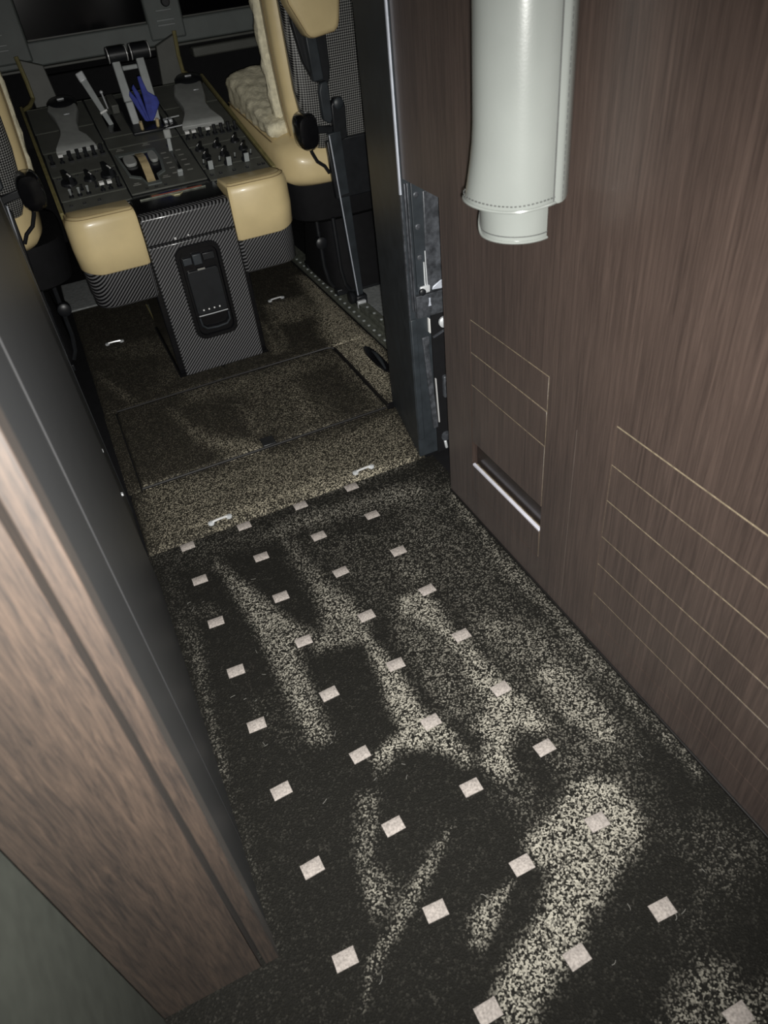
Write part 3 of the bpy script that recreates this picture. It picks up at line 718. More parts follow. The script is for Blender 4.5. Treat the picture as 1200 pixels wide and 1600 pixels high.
for i in range(24):
    y = 0.58 + i * 0.046
    if st0 is None:
        s = MB(); s.lathe((0, 0, 0), [(0.0058, 0), (0.0058, 0.002), (0.003, 0.0032), (0, 0.0032)], 10)
        st0 = s.build('stud', 'lever_grey', sr, origin=(0, 0, 0)); place(st0, sr, Vector((0.8725, y, 0.009)))
    else:
        inst(st0, 'stud', sr, Vector((0.8725, y, 0.009)))
for i in range(5):
    inst(st0, 'stud', sr, Vector((0.914, 0.66 + i * 0.063, 0.030)))
gm = MB()
rs = []
for j in range(22):
    y = 0.45 + j * 0.034
    rs.append([(0.935 + i * 0.02, y, 0.008 + 0.0035 * math.sin(j * 2.1 + i * .5) * math.cos(i * 1.3 + j)) for i in range(20)])
gm.rings(rs, cap=False, closed=False)
tag(gm.build('floor_mat', 'mat_grey'), 'grey crinkled floor mat behind the right-hand seat', 'mat')

b = MB(); b.box(-0.11, 0.02, 1.66, 1.985, 0.006, 0.014); tag(b.build('floor_mat', 'mat_grey', bevel=0.004), 'grey mat at the far end of the left footwell', 'mat')
# low black cabinet behind the seat
cb = thing('cabinet', 'low black cabinet wall beside the right-hand seat', 'cabinet', (1.2, 1.3, 0))
b = MB(); b.box(1.26, 1.60, 1.20, 1.9, 0, 0.385); b.build('body', 'black_paint', cb, bevel=0.004)
b = MB(); b.box(1.26, 1.60, 1.188, 1.9, 0.387, 0.405); b.build('ledge', 'black', cb, bevel=0.004)
b = MB(); b.box(1.28, 1.60, 1.25, 1.9, 0.405, 0.60); b.build('upper_panel', 'black_paint', cb, bevel=0.004)

# ================================================================ GREY LEATHER SLEEVE ON THE WOOD WALL
sl = thing('leather_sleeve', 'glossy pale grey leather sleeve hanging on the dark wood wall', 'sleeve', (0.602, -0.541, 0.79))
SC = Vector((0.602, -0.541, 0))            # hanging tube, its back against the wall
HEM = 0.838
def sleeve_r(a, t):
    """radius at angle a (degrees, 180 = into the aisle), t = 0 top .. 1 hem"""
    r = 0.0615 + 0.004 * t
    fl_a = max(0, (t - 0.84) / 0.16)
    r += 0.013 * fl_a ** 1.5 * max(0, math.cos(math.radians(a - 140))) ** 2
    r -= 0.0025 * max(0, math.cos(math.radians((a - 205)))) ** 8
    return r
rs = []
A0, A1, NA = 40, 352, 60
for k in range(25):
    t = k / 24
    ring = []
    for i in range(NA + 1):
        a = A0 + (A1 - A0) * i / NA
        rr = sleeve_r(a, t)
        x = min(0.6672, SC.x + rr * math.cos(math.radians(a)))
        hemz = HEM + 0.010 * max(0, (a - 285) / 67) ** 1.5 + 0.002 * math.sin(a * .05)
        ring.append(Vector((x, SC.y + rr * math.sin(math.radians(a)), 1.45 - t * (1.45 - hemz))))
    rs.append(ring)
b = MB()
def inset(p, d):
    q = Vector((SC.x - p.x, SC.y - p.y, 0)).normalized()
    return p + q * d
inner = [[inset(p, 0.003) for p in r_] for r_ in rs]
b.rings(rs + [inner[-1]] + inner[::-1][1:], cap=False, closed=False)
out = b.build('outer_sleeve', 'vinyl', sl, ang=60)
hem = rs[-1]
b = MB(); b.tube([inset(p, -0.0006) + Vector((0, 0, 0.001)) for p in hem], 0.0024, 8); b.build('hem_piping', 'vinyl', sl)
for i in range(12, 58):
    p = inset(hem[i], -0.0005); q = inset(hem[i].lerp(hem[i + 1], 0.55), -0.0005)
    off = Vector((0, 0, 0.0085))
    s = MB(); s.tube([p + off, q + off], 0.0010, 5); s.build('stitch', 'thread', out)
# lapped edge running up the side nearest the viewer
lap = []
for k, r_ in enumerate(rs):
    i0 = 48 - (k > 21) * (k - 21) * 0
    row = [inset(r_[i0 - 1], 0.0005), inset(r_[i0], -0.0050), inset(r_[i0 + 1], -0.0062), inset(r_[i0 + 3], -0.0052), inset(r_[i0 + 6], -0.0050), inset(r_[i0 + 9], -0.0050), inset(r_[-1], -0.003)]
    for p in row:
        p.x = min(p.x, 0.6675)
    lap.append(row)
b = MB(); b.rings(lap, cap=False, closed=False); lp = b.build('lapped_flap', 'vinyl', sl, ang=60)
b = MB(); b.tube([inset(r_[0], -0.0012) for r_ in lap], 0.0011, 6); b.build('seam', 'thread', lp)
for k in range(24):
    for fr in (0.1, 0.4, 0.7):
        p = inset(lap[k][2].lerp(lap[k + 1][2], fr), -0.0004); q = inset(lap[k][2].lerp(lap[k + 1][2], fr + 0.2), -0.0004)
        s = MB(); s.tube([p, q], 0.0007, 5); s.build('stitch', 'thread', lp)
# tongue showing below the hem
tg = []
for k in range(10):
    t = k / 9
    ring = []
    for i in range(33):
        s = i / 32
        a = 128 + 158 * s
        rr = 0.0555
        hemz = 0.793 - 0.002 * s
        if s < 0.3:
            hemz += 0.030 * (1 - s / 0.3) ** 2
        z = 0.90 + (hemz - 0.90) * t
        ring.append(Vector((SC.x + rr * math.cos(math.radians(a)), SC.y + rr * math.sin(math.radians(a)), z)))
    tg.append(ring)
b = MB(); inn = [[inset(p, 0.003) for p in r_] for r_ in tg]
b.rings(tg + [inn[-1]] + inn[::-1][1:], cap=False, closed=False); tn = b.build('tongue', 'vinyl', sl, ang=60)
b = MB(); b.tube([inset(p, -0.0004) for p in tg[-1]], 0.0022, 8); b.build('edge_piping', 'vinyl', tn)
b = MB(); b.tube([inset(p, -0.0004) + Vector((0, 0, 0.008)) for p in tg[-1]], 0.0008, 5); b.build('stitching', 'thread', tn)

# ================================================================ CENTRE CONSOLE
XC = 0.34
con = thing('centre_console', 'carbon-fibre cockpit centre console with tan armrests and rows of switches', 'console', (XC, 1.2, 0))
# rear column
b = MB(); b.box(0.183, 0.497, 0.872, 1.30, 0, 0.47); b.build('column_body', 'gloss_black', con, bevel=0.004)
b = MB(); b.box(0.201, 0.478, 0.852, 0.874, 0.0, 0.440); b.build('front_panel', 'carbon', con, bevel=0.004)
b = MB(); b.prism([(0.852, 0.446), (0.852, 0.522), (0.860, 0.531), (0.885, 0.535), (0.885, 0.446)], 0.201, 0.478, 'x'); b.build('upper_panel', 'carbon', con, bevel=0.003)
b = MB(); b.prism([(0.886, 0.44), (0.886, 0.534), (0.99, 0.549), (1.02, 0.549), (1.02, 0.44)], 0.203, 0.476, 'x'); b.build('top_cap', 'gloss_black', con, bevel=0.003)
b = MB(); b.box(0.27, 0.43, 0.980, 0.9845, 0.5475, 0.5505); b.build('red_stripe', 'red', con)['label'] = 'red stripe along the rear edge of the switch panel'
b = MB(); b.box(0.232, 0.44, 0.972, 0.978, 0.5465, 0.5495); b.build('edge_strip', 'rail', con)
b = MB(); b.prism([(0.325, 0.972), (0.365, 0.968), (0.352, 0.955), (0.335, 0.957)], 0.5435, 0.547, 'z'); b.build('paper_tag', 'cream', con)
b = MB(); b.box(0.285, 0.292, 0.848, 0.852, 0.449, 0.456); b.box(0.327, 0.332, 0.848, 0.852, 0.4515, 0.456); b.build('catch_pins', 'chrome', con, bevel=0.001)
# handset cradle on the column
cr = MB()
o1 = rrect(0.270, 0.416, 0.112, 0.425, 0.034, 6); o2 = rrect(0.286, 0.400, 0.130, 0.408, 0.022, 6)
cr.rings([[(p[0], 0.852, p[1]) for p in o1], [(p[0], 0.843, p[1]) for p in rrect(0.273, 0.413, 0.115, 0.422, 0.032, 6)],
          [(p[0], 0.843, p[1]) for p in rrect(0.283, 0.403, 0.127, 0.411, 0.024, 6)], [(p[0], 0.8505, p[1]) for p in o2]], cap=True)
cradle = cr.build('handset_cradle', 'gloss_black', con)
b = MB(); b.prism(rrect(0.292, 0.394, 0.20, 0.345, 0.01, 4), 0.8425, 0.850, 'y'); b.build('pad', 'black', cradle, bevel=0.002)
b = MB(); b.box(0.290, 0.318, 0.842, 0.85, 0.366, 0.388); b.build('clip', 'black_paint', cradle, bevel=0.002)
b = MB(); b.box(0.321, 0.350, 0.838, 0.85, 0.362, 0.396); b.build('clip', 'black_paint', cradle, bevel=0.003)
b = MB(); b.box(0.354, 0.392, 0.842, 0.85, 0.37, 0.392); b.build('clip', 'black', cradle, bevel=0.002)
b = MB(); b.box(0.328, 0.352, 0.8405, 0.843, 0.3445, 0.3495); b.build('label_strip', 'legend', cradle)
for i in range(4):
    b = MB(); b.lathe((0.314 + i * 0.018, 0.8425, 0.214), [(0.0027, 0), (0.0027, 0.001), (0, 0.002)], 10, (0, -1, 0)); b.build('contact_dot', 'white', cradle)
b = MB(); b.tube([(0.294, 0.842, 0.197), (0.345, 0.841, 0.197), (0.392, 0.842, 0.197)], 0.0018, 6); b.build('latch_edge', 'alu', cradle)
b = MB(); b.tube([(0.295, 0.842, 0.19), (0.297, 0.840, 0.165), (0.31, 0.839, 0.152), (0.345, 0.839, 0.149), (0.378, 0.839, 0.152), (0.391, 0.84, 0.165), (0.392, 0.842, 0.19)], 0.0032, 8); b.build('thumb_latch', 'black_paint', cradle)

# armrests over carbon boxes
def arm(side):
    f = (lambda x: x) if side < 0 else (lambda x: 2 * XC - x)
    def outline(ins):
        xo, xi, y0, y1 = -0.006 + ins, 0.198 - ins * .3, 0.856 + ins, 1.0
        r = 0.062 - ins * .5
        pts = [(xi, y1), (xo, y1)]
        for i in range(9):
            a = math.radians(180 + 90 * i / 8)
            pts.append((xo + r + r * math.cos(a), y0 + r + r * math.sin(a)))
        pts.append((xi - .01, y0)); pts.append((xi, y0 + .008))
        return [(f(x), y) for x, y in pts]
    def zt(y):
        return 0.565 - 0.012 * max(0, (y - 0.90)) / 0.1
    rings = []
    o = outline(0)
    low = lambda x: 0.392 + 0.012 * max(0, (0.06 - (x if side < 0 else 2 * XC - x)) / 0.06) ** 1.5
    rings.append([(x, y, low(x)) for x, y in outline(0.008)])
    rings.append([(x, y, low(x) + .006) for x, y in outline(0.001)])
    rings.append([(x, y, 0.47) for x, y in outline(-0.002)])
    rings.append([(x, y, 0.535) for x, y in o])
    rings.append([(x, y, zt(y) - 0.016) for x, y in outline(0.003)])
    rings.append([(x, y, zt(y) - 0.006) for x, y in outline(0.009)])
    rings.append([(x, y, zt(y)) for x, y in outline(0.02)])
    b = MB(); b.rings(rings)
    a = b.build('armrest', 'tan', con, ang=50)
    s = outline(0.0075)
    b = MB(); b.tube([(x, y, zt(y) - 0.0065) for x, y in s[1:]], 0.0012, 6); b.build('seam', 'tan_dark', a)
    s = outline(0.016)
    b = MB(); b.tube([(x, y, zt(y) - 0.0006) for x, y in s[1:]], 0.0009, 6); b.build('seam', 'tan_dark', a)
    b = MB(); b.rings([[(x, y, 0.284) for x, y in outline(0.016)], [(x, y, 0.292) for x, y in outline(0.009)], [(x, y, 0.405) for x, y in outline(0.006)]])
    b.build('carbon_box', 'carbon', con, ang=50)
arm(-1); arm(1)

# sloping switch deck: local frame (x, v along the slope, w out of it)
TH = math.atan(0.22)
P0 = Vector((0, 1.0, 0.55))
VV = Vector((0, math.cos(TH), math.sin(TH))); WW = Vector((0, -math.sin(TH), math.cos(TH)))
def dk(x, y, w=0.0):
    return Vector((x, 0, 0)) + P0 + VV * ((y - 1.0) / math.cos(TH)) + WW * w
DM = Matrix((Vector((1, 0, 0)), VV, WW)).transposed().to_4x4()
def dbox(bm_, x0, x1, y0, y1, w0, w1):
    vs = [dk(x, y, w) for x in (x0, x1) for y in (y0, y1) for w in (w0, w1)]
    return bm_.add(vs, [(0, 1, 3, 2), (4, 6, 7, 5), (0, 4, 5, 1), (2, 3, 7, 6), (0, 2, 6, 4), (1, 5, 7, 3)])
b = MB(); dbox(b, 0.004, 0.676, 1.0, 1.78, -0.09, -0.006); b.build('deck_body', 'black', con, bevel=0.003)
b = MB(); dbox(b, 0.0, 0.68, 1.03, 1.78, -0.30, -0.092); b.build('deck_skirt', 'black_matte', con)
for s in (-1, 1):
    x = XC + s * 0.340
    b = MB(); dbox(b, x - 0.006, x + 0.006, 1.0, 1.80, -0.05, 0.004); b.build('side_trim', 'trim_gold', con, bevel=0.002)
mods = []
for x0, x1, ys in ((0.012, 0.213, (1.003, 1.072, 1.232, 1.405, 1.56, 1.765)), (0.218, 0.462, (1.025, 1.345, 1.43, 1.765)), (0.467, 0.668, (1.003, 1.085, 1.243, 1.345, 1.56, 1.765))):
    for y0, y1 in zip(ys, ys[1:]):
        b = MB(); dbox(b, x0, x1, y0 + 0.0022, y1 - 0.0022, -0.006, 0.0)
        mods.append(b.build('switch_panel', 'console', con, bevel=0.0014, seg=1))
        e = MB(); dbox(e, x0 + .002, x1 - .002, y1 - 0.0032, y1 - 0.0012, -0.003, 0.0006); e.build('panel_edge', 'rail', mods[-1])

# rotary knobs and toggles, shared meshes
def deck_proto(name, mat, fn, parts=()):
    b = MB(); fn(b); o = b.build(name, mat, con, origin=(0, 0, 0)); return o
PROTO = {}
def dplace(kind, x, y, rz=0.0, sc=1.0, w=0.0, tilt=0.0):
    name, mat, fn, subs = KINDS[kind]
    loc = dk(x, y, w)
    rot = (DM @ Matrix.Rotation(rz, 4, 'Z') @ Matrix.Rotation(tilt, 4, 'X')).to_euler()
    if kind not in PROTO:
        b = MB(); fn(b); o = b.build(name, mat, con, origin=(0, 0, 0)); place(o, con, loc)
        kids = []
        for nm, mt, f2 in subs:
            k = MB(); f2(k); c = k.build(nm, mt, None, origin=(0, 0, 0)); c.parent = o; c.location = (0, 0, 0); WO[c] = Vector(loc); kids.append(c)
        PROTO[kind] = (o, kids)
    else:
        src, ks = PROTO[kind]
        o = src.copy(); COL.objects.link(o); place(o, con, loc)
        for c0 in ks:
            c = c0.copy(); COL.objects.link(c); c.parent = o
    o.rotation_euler = rot; o.scale = (sc, sc, sc)
    return o
KINDS = {
    'knob': ('rotary_knob', 'black', lambda b: b.lathe((0, 0, 0), [(0.015, 0), (0.015, 0.004), (0.0105, 0.006), (0.0095, 0.022), (0.008, 0.024), (0, 0.024)], 16),
             (('pointer', 'legend', lambda b: b.box(-0.001, 0.001, -0.0085, 0.0, 0.0236, 0.0246)),)),
    'bar': ('selector_knob', 'black', lambda b: b.lathe((0, 0, 0), [(0.014, 0), (0.013, 0.005), (0, 0.005)], 16).bar((0, -0.015, 0.012), (0, 0.015, 0.012), 0.014, 0.007, (1, 0, 0)),
            (('pointer', 'white', lambda b: b.box(-0.0012, 0.0012, -0.0155, -0.004, 0.018, 0.0198)),)),
    'toggle': ('toggle_switch', 'black', lambda b: b.lathe((0, 0, 0), [(0.006, 0), (0.006, 0.003), (0.004, 0.004), (0.0028, 0.006), (0, 0.006)], 10),
               (('bat', 'lever_grey', lambda b: b.cyl((0, 0, 0.004), (0, -0.006, 0.021), 0.0021, 0.0034, 8)),)),
    'toggle_w': ('toggle_switch', 'black', lambda b: b.lathe((0, 0, 0), [(0.006, 0), (0.006, 0.003), (0.004, 0.004), (0.0028, 0.006), (0, 0.006)], 10),
                 (('bat', 'black', lambda b: b.cyl((0, 0, 0.004), (0, -0.004, 0.018), 0.0025, 0.0036, 8)), ('tip', 'white', lambda b: b.box(-0.0055, 0.0055, -0.0105, -0.001, 0.0175, 0.0235)))),
    'toggle_k': ('toggle_switch', 'black', lambda b: b.box(-0.006, 0.006, -0.008, 0.008, 0, 0.004),
                 (('bat', 'black', lambda b: b.cyl((0, 0, 0.003), (0, 0.004, 0.022), 0.0032, 0.005, 8)),)),
    'skirt': ('guarded_knob', 'black', lambda b: b.lathe((0, 0, 0), [(0.011, 0), (0.011, 0.006), (0.007, 0.009), (0.007, 0.02), (0, 0.02)], 14),
              (('skirt_plate', 'lever_grey', lambda b: b.box(-0.006, 0.006, -0.0125, -0.0095, 0.001, 0.022)),)),
    'key': ('push_key', 'black', lambda b: b.box(-0.007, 0.007, -0.006, 0.006, 0, 0.005), (('legend', 'legend', lambda b: b.box(-0.004, 0.004, -0.0006, 0.0006, 0.005, 0.0054)),)),
}
# left block
for i, (x, kd) in enumerate(((0.030, 'toggle_k'), (0.061, 'toggle_w'), (0.090, 'toggle_k'), (0.116, 'toggle_k'), (0.142, 'toggle_k'), (0.168, 'toggle_k'), (0.195, 'toggle_k'))):
    dplace(kd, x, 1.318 + 0.002 * i, 0, 1.35)
    if i % 2 == 0:
        dplace('key', x, 1.365)
for x, sc in ((0.055, 1.35), (0.120, 1.0), (0.180, 1.35)):
    dplace('bar', x, 1.175, 0.3, sc * 1.35)
for x in (0.03, 0.087, 0.15, 0.2):
    dplace('key', x, 1.215, 0, 0.7)
for x, kd in ((0.046, 'toggle'), (0.072, 'toggle'), (0.099, 'toggle'), (0.144, 'toggle_w'), (0.168, 'toggle_w'), (0.196, 'toggle_k')):
    dplace(kd, x, 1.090, 0, 1.3)
for x in (0.05, 0.085, 0.13, 0.165, 0.195):
    dplace('toggle_k', x, 1.118, 0, 0.8)
for x in (0.035, 0.075, 0.12):
    dplace('key', x, 1.035, 0, 0.7)
# right block
for x, kd in ((0.480, 'toggle_w'), (0.503, 'toggle_w'), (0.528, 'toggle_k'), (0.552, 'toggle_w'), (0.578, 'toggle_k'), (0.603, 'toggle_k'), (0.628, 'toggle_k'), (0.652, 'toggle_k')):
    dplace(kd, x, 1.305, 0, 1.3)
for x in (0.49, 0.52, 0.56, 0.595, 0.625, 0.65):
    dplace('key', x, 1.33, 0, 0.7)
for x, y in ((0.495, 1.215), (0.500, 1.155), (0.555, 1.215), (0.56, 1.15), (0.622, 1.225), (0.63, 1.16)):
    dplace('bar', x, y, -0.6, 1.15)
for x in (0.490, 0.552, 0.612):
    dplace('skirt', x, 1.085, 0, 1.3)
for x in (0.478, 0.532, 0.585, 0.64):
    dplace('toggle', x, 1.115, 0, 0.8)
for x in (0.48, 0.51, 0.555, 0.60, 0.64, 0.655):
    dplace('key', x, 1.035, 0, 0.7)
# centre block: trim quadrant in its well, flap lever, legends
b = MB()
rim = [(0.225, 1.29), (0.236, 1.13), (0.268, 1.105), (0.278, 1.055), (0.322, 1.055), (0.325, 1.105), (0.352, 1.125), (0.362, 1.20), (0.358, 1.29)]
ins = [(XC2 + (x - XC2) * .86, 1.18 + (y - 1.18) * .86) for (x, y) in rim for XC2 in (0.295,)]
b.rings([[dk(x, y, 0.0) for x, y in rim], [dk(x, y, 0.004) for x, y in rim], [dk(x, y, 0.004) for x, y in ins], [dk(x, y, 0.0005) for x, y in ins]])
wellp = b.build('quadrant_well', 'panel_grey', con)
b = MB(); b.rings([[dk(x, y, 0.0006) for x, y in ins], [dk(0.295 + (x - .295) * .95, 1.18 + (y - 1.18) * .95, 0.0012) for x, y in ins]]); b.build('well_floor', 'gloss_black', wellp)
b = MB(); b.rings([[dk(x, y, w) for x, y in sell(0.262, 1.225, 0.020, 0.034, 3, 16)] for w in (0.001, 0.012)]); b.build('thumb_pad', 'palm_grey', wellp, bevel=0.003)
b = MB(); b.rings([[dk(x, y, w) for x, y in sell(0.338, 1.225, 0.014, 0.034, 3, 16)] for w in (0.001, 0.012)]); b.build('thumb_pad', 'palm_grey', wellp, bevel=0.003)
rs = []
for i in range(15):
    t = i / 14
    y = 1.265 - 0.195 * t
    w = 0.004 + 0.026 * math.sin(math.pi * min(1, t * 1.05)) + (0.003 if i % 3 == 0 else 0)
    x = 0.299 - 0.004 * t
    rs.append([dk(x - 0.013, y, w - 0.004), dk(x + 0.013, y, w - 0.004), dk(x + 0.013, y, w), dk(x - 0.013, y, w)])
b = MB(); b.rings(rs); b.build('trim_quadrant', 'brass', con, bevel=0.001)['label'] = 'curved polished brass quadrant'
b = MB(); b.bar(dk(0.398, 1.09, 0.002), dk(0.406, 1.29, 0.002), 0.010, 0.003, WW); b.build('lever_slot', 'gloss_black', con)
b = MB(); b.bar(dk(0.404, 1.245, 0.0), dk(0.408, 1.262, 0.035), 0.013, 0.008); fl2 = b.build('flap_lever', 'lever_grey', con, bevel=0.002)
b = MB(); b.bar(dk(0.408, 1.262, 0.035), dk(0.409, 1.27, 0.062), 0.024, 0.014); b.build('lever_knob', 'palm_grey', fl2, bevel=0.004)
b = MB(); b.bar(dk(0.389, 1.078, 0.0), dk(0.389, 1.070, 0.022), 0.018, 0.010); b.build('gate_stop', 'lever_grey', con, bevel=0.003)
for i in range(5):
    for x in (0.378, 0.428):
        b = MB(); dbox(b, x - 0.009, x + 0.009, 1.10 + i * 0.036, 1.106 + i * 0.036, 0, 0.0007); b.build('legend_mark', 'legend', con)
for x, y in ((0.248, 1.075), (0.345, 1.085), (0.25, 1.32), (0.34, 1.325)):
    b = MB(); dbox(b, x - 0.013, x + 0.013, y, y + 0.004, 0, 0.0007); dbox(b, x - 0.008, x + 0.008, y + 0.01, y + 0.014, 0, 0.0007); b.build('legend_mark', 'legend', con)
for x in (0.27, 0.30, 0.33):
    dplace('key', x, 1.039, 0, 0.6)
# cursor-control palm rests
def palm(outline, cx, top):
    b = MB()
    def ring(k, w, dy=0):
        my = sum(p[1] for p in outline) / len(outline)
        return [dk(cx + (x - cx) * k, my + (y - my) * k, w + 0.012 * max(0, (y - 1.45) / 0.25)) for x, y in outline]
    b.rings([ring(1, 0), ring(1, 0.012), ring(0.95, 0.019), ring(0.86, 0.022)])
    o = b.build('palm_rest', 'palm_grey', con, ang=50, bevel=0.002)
    b = MB(); b.lathe(dk(top[0], top[1], 0.018), [(0.052, 0), (0.052, 0.012), (0.044, 0.02), (0.02, 0.024), (0, 0.024)], 22, WW); b.build('ball_housing', 'black', o)
    b = MB(); dbox(b, top[0] - 0.012, top[0] + 0.012, top[1] - 0.006, top[1] + 0.002, 0.042, 0.046); b.build('press_key', 'alu', o, bevel=0.001)
    b = MB(); dbox(b, top[0] - 0.010, top[0] + 0.010, top[1] - 0.10, top[1] - 0.093, 0.026, 0.031); b.build('press_key', 'alu', o, bevel=0.001)
palm([(0.053, 1.372), (0.082, 1.455), (0.092, 1.50), (0.092, 1.60), (0.078, 1.66), (0.09, 1.72), (0.138, 1.73), (0.185, 1.71), (0.182, 1.64), (0.158, 1.55), (0.155, 1.47), (0.176, 1.43), (0.186, 1.362)], 0.125, (0.137, 1.70))
palm([(0.482, 1.372), (0.509, 1.439), (0.522, 1.49), (0.520, 1.60), (0.540, 1.685), (0.60, 1.70), (0.648, 1.68), (0.628, 1.57), (0.612, 1.50), (0.615, 1.44), (0.630, 1.362)], 0.568, (0.605, 1.70))

# thrust levers
for s, x in ((-1, 0.343), (1, 0.421)):
    b = MB()
    b.bar((x - 0.004 * s, 1.47, 0.64), (x, 1.485, 0.73), 0.026, 0.020)
    b.bar((x, 1.485, 0.73), (x + 0.002 * s, 1.52, 0.862), 0.030, 0.018, w2=0.026)
    tl = b.build('thrust_lever', 'lever_grey', con, bevel=0.003)
    xa, xb = (0.317, 0.388) if s < 0 else (0.394, 0.465)
    b = MB(); b.lathe((xa, 1.522, 0.866), [(0.016, 0), (0.022, 0.002), (0.022, 0.007), (0.0245, 0.009), (0.0245, 0.062), (0.022, 0.064), (0.022, 0.069), (0.016, 0.071)], 20, (1, 0, 0))
    b.build('grip', 'black', tl)
    for xx in (xa + 0.003, xb - 0.006):
        b = MB(); b.lathe((xx, 1.522, 0.866), [(0.022, 0), (0.0236, 0.0005), (0.0236, 0.003), (0.022, 0.0035)], 20, (1, 0, 0)); b.build('grip_ring', 'chrome', tl)
    b = MB(); b.cyl((x + 0.012 * s * -1, 1.418, 0.648), (x + 0.010 * s * -1, 1.408, 0.678), 0.006, 0.006, 12); b.build('pivot_pin', 'brass', tl)
b = MB(); b.box(0.357, 0.408, 1.508, 1.526, 0.818, 0.832); b.build('lever_link', 'lever_grey', con, bevel=0.003)
b = MB(); dbox(b, 0.318, 0.442, 1.40, 1.70, 0.0, 0.012); b.build('lever_base', 'black', con, bevel=0.004)
# white-tipped lever on the left of the thrust levers
b = MB(); b.bar(dk(0.268, 1.52, 0.0), (0.226, 1.585, 0.803), 0.016, 0.010, w2=0.024); wlv = b.build('spoiler_lever', 'lever_grey', con, bevel=0.002)
b = MB(); b.bar((0.227, 1.583, 0.798), (0.219, 1.594, 0.826), 0.026, 0.018, w2=0.028); b.build('lever_tip', 'alu', wlv, bevel=0.004)
b = MB(); b.bar((0.2575, 1.537, 0.703), (0.2560, 1.539, 0.708), 0.026, 0.016); b.build('lever_collar', 'white', wlv)
b = MB(); dbox(b, 0.250, 0.288, 1.46, 1.60, 0.0, 0.003); b.build('lever_slot', 'gloss_black', con)
b = MB(); b.cyl(dk(0.285, 1.66, 0), dk(0.278, 1.66, 0.055), 0.003, 0.003, 8); b.lathe(dk(0.278, 1.66, 0.055), [(0.0, -0.006), (0.006, -0.002), (0.006, 0.004), (0, 0.008)], 10); b.build('small_stalk', 'alu', con)
b = MB(); dbox(b, 0.292, 0.318, 1.60, 1.70, 0, 0.03); b.build('switch_block', 'console', con, bevel=0.003)
b = MB(); dbox(b, 0.424, 0.475, 1.405, 1.455, 0, 0.014); sg = b.build('guard_block', 'gloss_black', con, bevel=0.002)
for x in (0.440, 0.457):
    b = MB(); dbox(b, x - 0.006, x + 0.006, 1.418, 1.440, 0.014, 0.024); b.build('guard_key', 'alu', sg, bevel=0.002)
for y in (1.40, 1.475):
    b = MB(); b.tube([dk(0.430, y, 0.006), dk(0.500, y + 0.004, 0.006)], 0.0022, 6); b.build('guard_rail', 'alu', con)
# riser towards the instrument panel
for s in (-1, 1):
    f = (lambda x: x) if s < 0 else (lambda x: 2 * XC - x)
    b = MB(); b.prism([(f(0.052), 0.70), (f(0.140), 0.70), (f(0.128), 0.83), (f(0.048), 0.86)], 1.90, 1.93, 'y'); b.build('riser_plate', 'console', con, bevel=0.003)
    pts = [(f(0.002), 1.79, 0.715), (f(0.030), 1.83, 0.72), (f(0.052), 1.88, 0.735), (f(0.052), 1.895, 0.79), (f(0.046), 1.90, 0.87)]
    b = MB(); b.tube(pts, 0.008, 8); b.build('riser_trim', 'trim_gold', con)
b = MB(); b.box(0.06, 0.62, 1.93, 1.96, 0.45, 0.79); b.build('riser_back', 'black_matte', con)
b = MB(); b.box(0.10, 0.58, 1.785, 1.93, 0.60, 0.70); b.build('riser_floor', 'black_matte', con)

# blue strap between the thrust levers
bs_ = thing('fabric_strap', 'blue folded fabric strap hanging between the thrust levers', 'strap', (0.39, 1.47, 0.665))
for pts, y, th_ in (([(0.374, 0.668), (0.386, 0.664), (0.368, 0.735), (0.350, 0.765), (0.344, 0.750)], 1.434, 0.008),
                    ([(0.388, 0.664), (0.402, 0.662), (0.414, 0.675), (0.440, 0.712), (0.436, 0.732), (0.410, 0.752), (0.400, 0.800), (0.388, 0.800), (0.390, 0.745)], 1.444, 0.010),
                    ([(0.382, 0.666), (0.392, 0.664), (0.380, 0.75), (0.368, 0.782), (0.360, 0.770)], 1.4385, 0.006)):
    b = MB(); b.prism([(x_, z_ + 0.004) for x_, z_ in pts], y, y + th_, 'y'); b.build('fold', 'blue', bs_, bevel=0.003)

# ================================================================ INSTRUMENT PANEL
ip = thing('instrument_panel', 'dark grey instrument panel with large unlit displays', 'panel', (XC, 2.05, 0.78))
b = MB(); b.box(-0.75, 1.43, 2.0, 2.06, 0.818, 0.897); b.build('lower_rail', 'panel_grey', ip, bevel=0.006)
b = MB(); b.box(-0.75, 1.43, 1.992, 2.05, 0.808, 0.817); b.build('rail_lip', 'console', ip, bevel=0.002)
for x0, x1 in ((-0.11, 0.105), (0.557, 0.70)):
    b = MB(); b.box(x0, x1, 1.994, 2.06, 0.835, 1.16); p = b.build('pillar', 'panel_grey', ip, bevel=0.008)
    cx = (x0 + x1) / 2
    b = MB(); b.lathe((cx + (0.015 if x0 > 0 else 0), 1.994, 0.958), [(0.017, 0), (0.017, 0.014), (0.014, 0.017), (0, 0.017)], 18, (0, -1, 0)); b.build('knob', 'black', p)
    for z in (0.884, 0.900):
        b = MB(); b.box(cx - 0.035, cx + 0.035, 1.987, 1.995, z - 0.003, z + 0.003); b.build('ridge', 'lever_grey', p, bevel=0.002)
    b = MB(); b.box(cx - 0.03, cx + 0.03, 1.988, 1.995, 0.93, 0.934); b.build('ridge', 'lever_grey', p, bevel=0.001)
for x0, x1 in ((0.107, 0.555), (0.702, 1.15), (-0.56, -0.112)):
    b = MB(); b.box(x0, x1, 2.012, 2.04, 0.898, 1.16); b.build('display', 'screen', ip)
    b = MB(); b.box(x0, x1, 2.006, 2.012, 0.898, 0.903); b.build('display_bezel', 'console', ip)
b = MB(); b.box(-0.75, 1.43, 1.97, 2.10, 1.162, 1.20); b.build('glareshield', 'black_matte', ip, bevel=0.01)
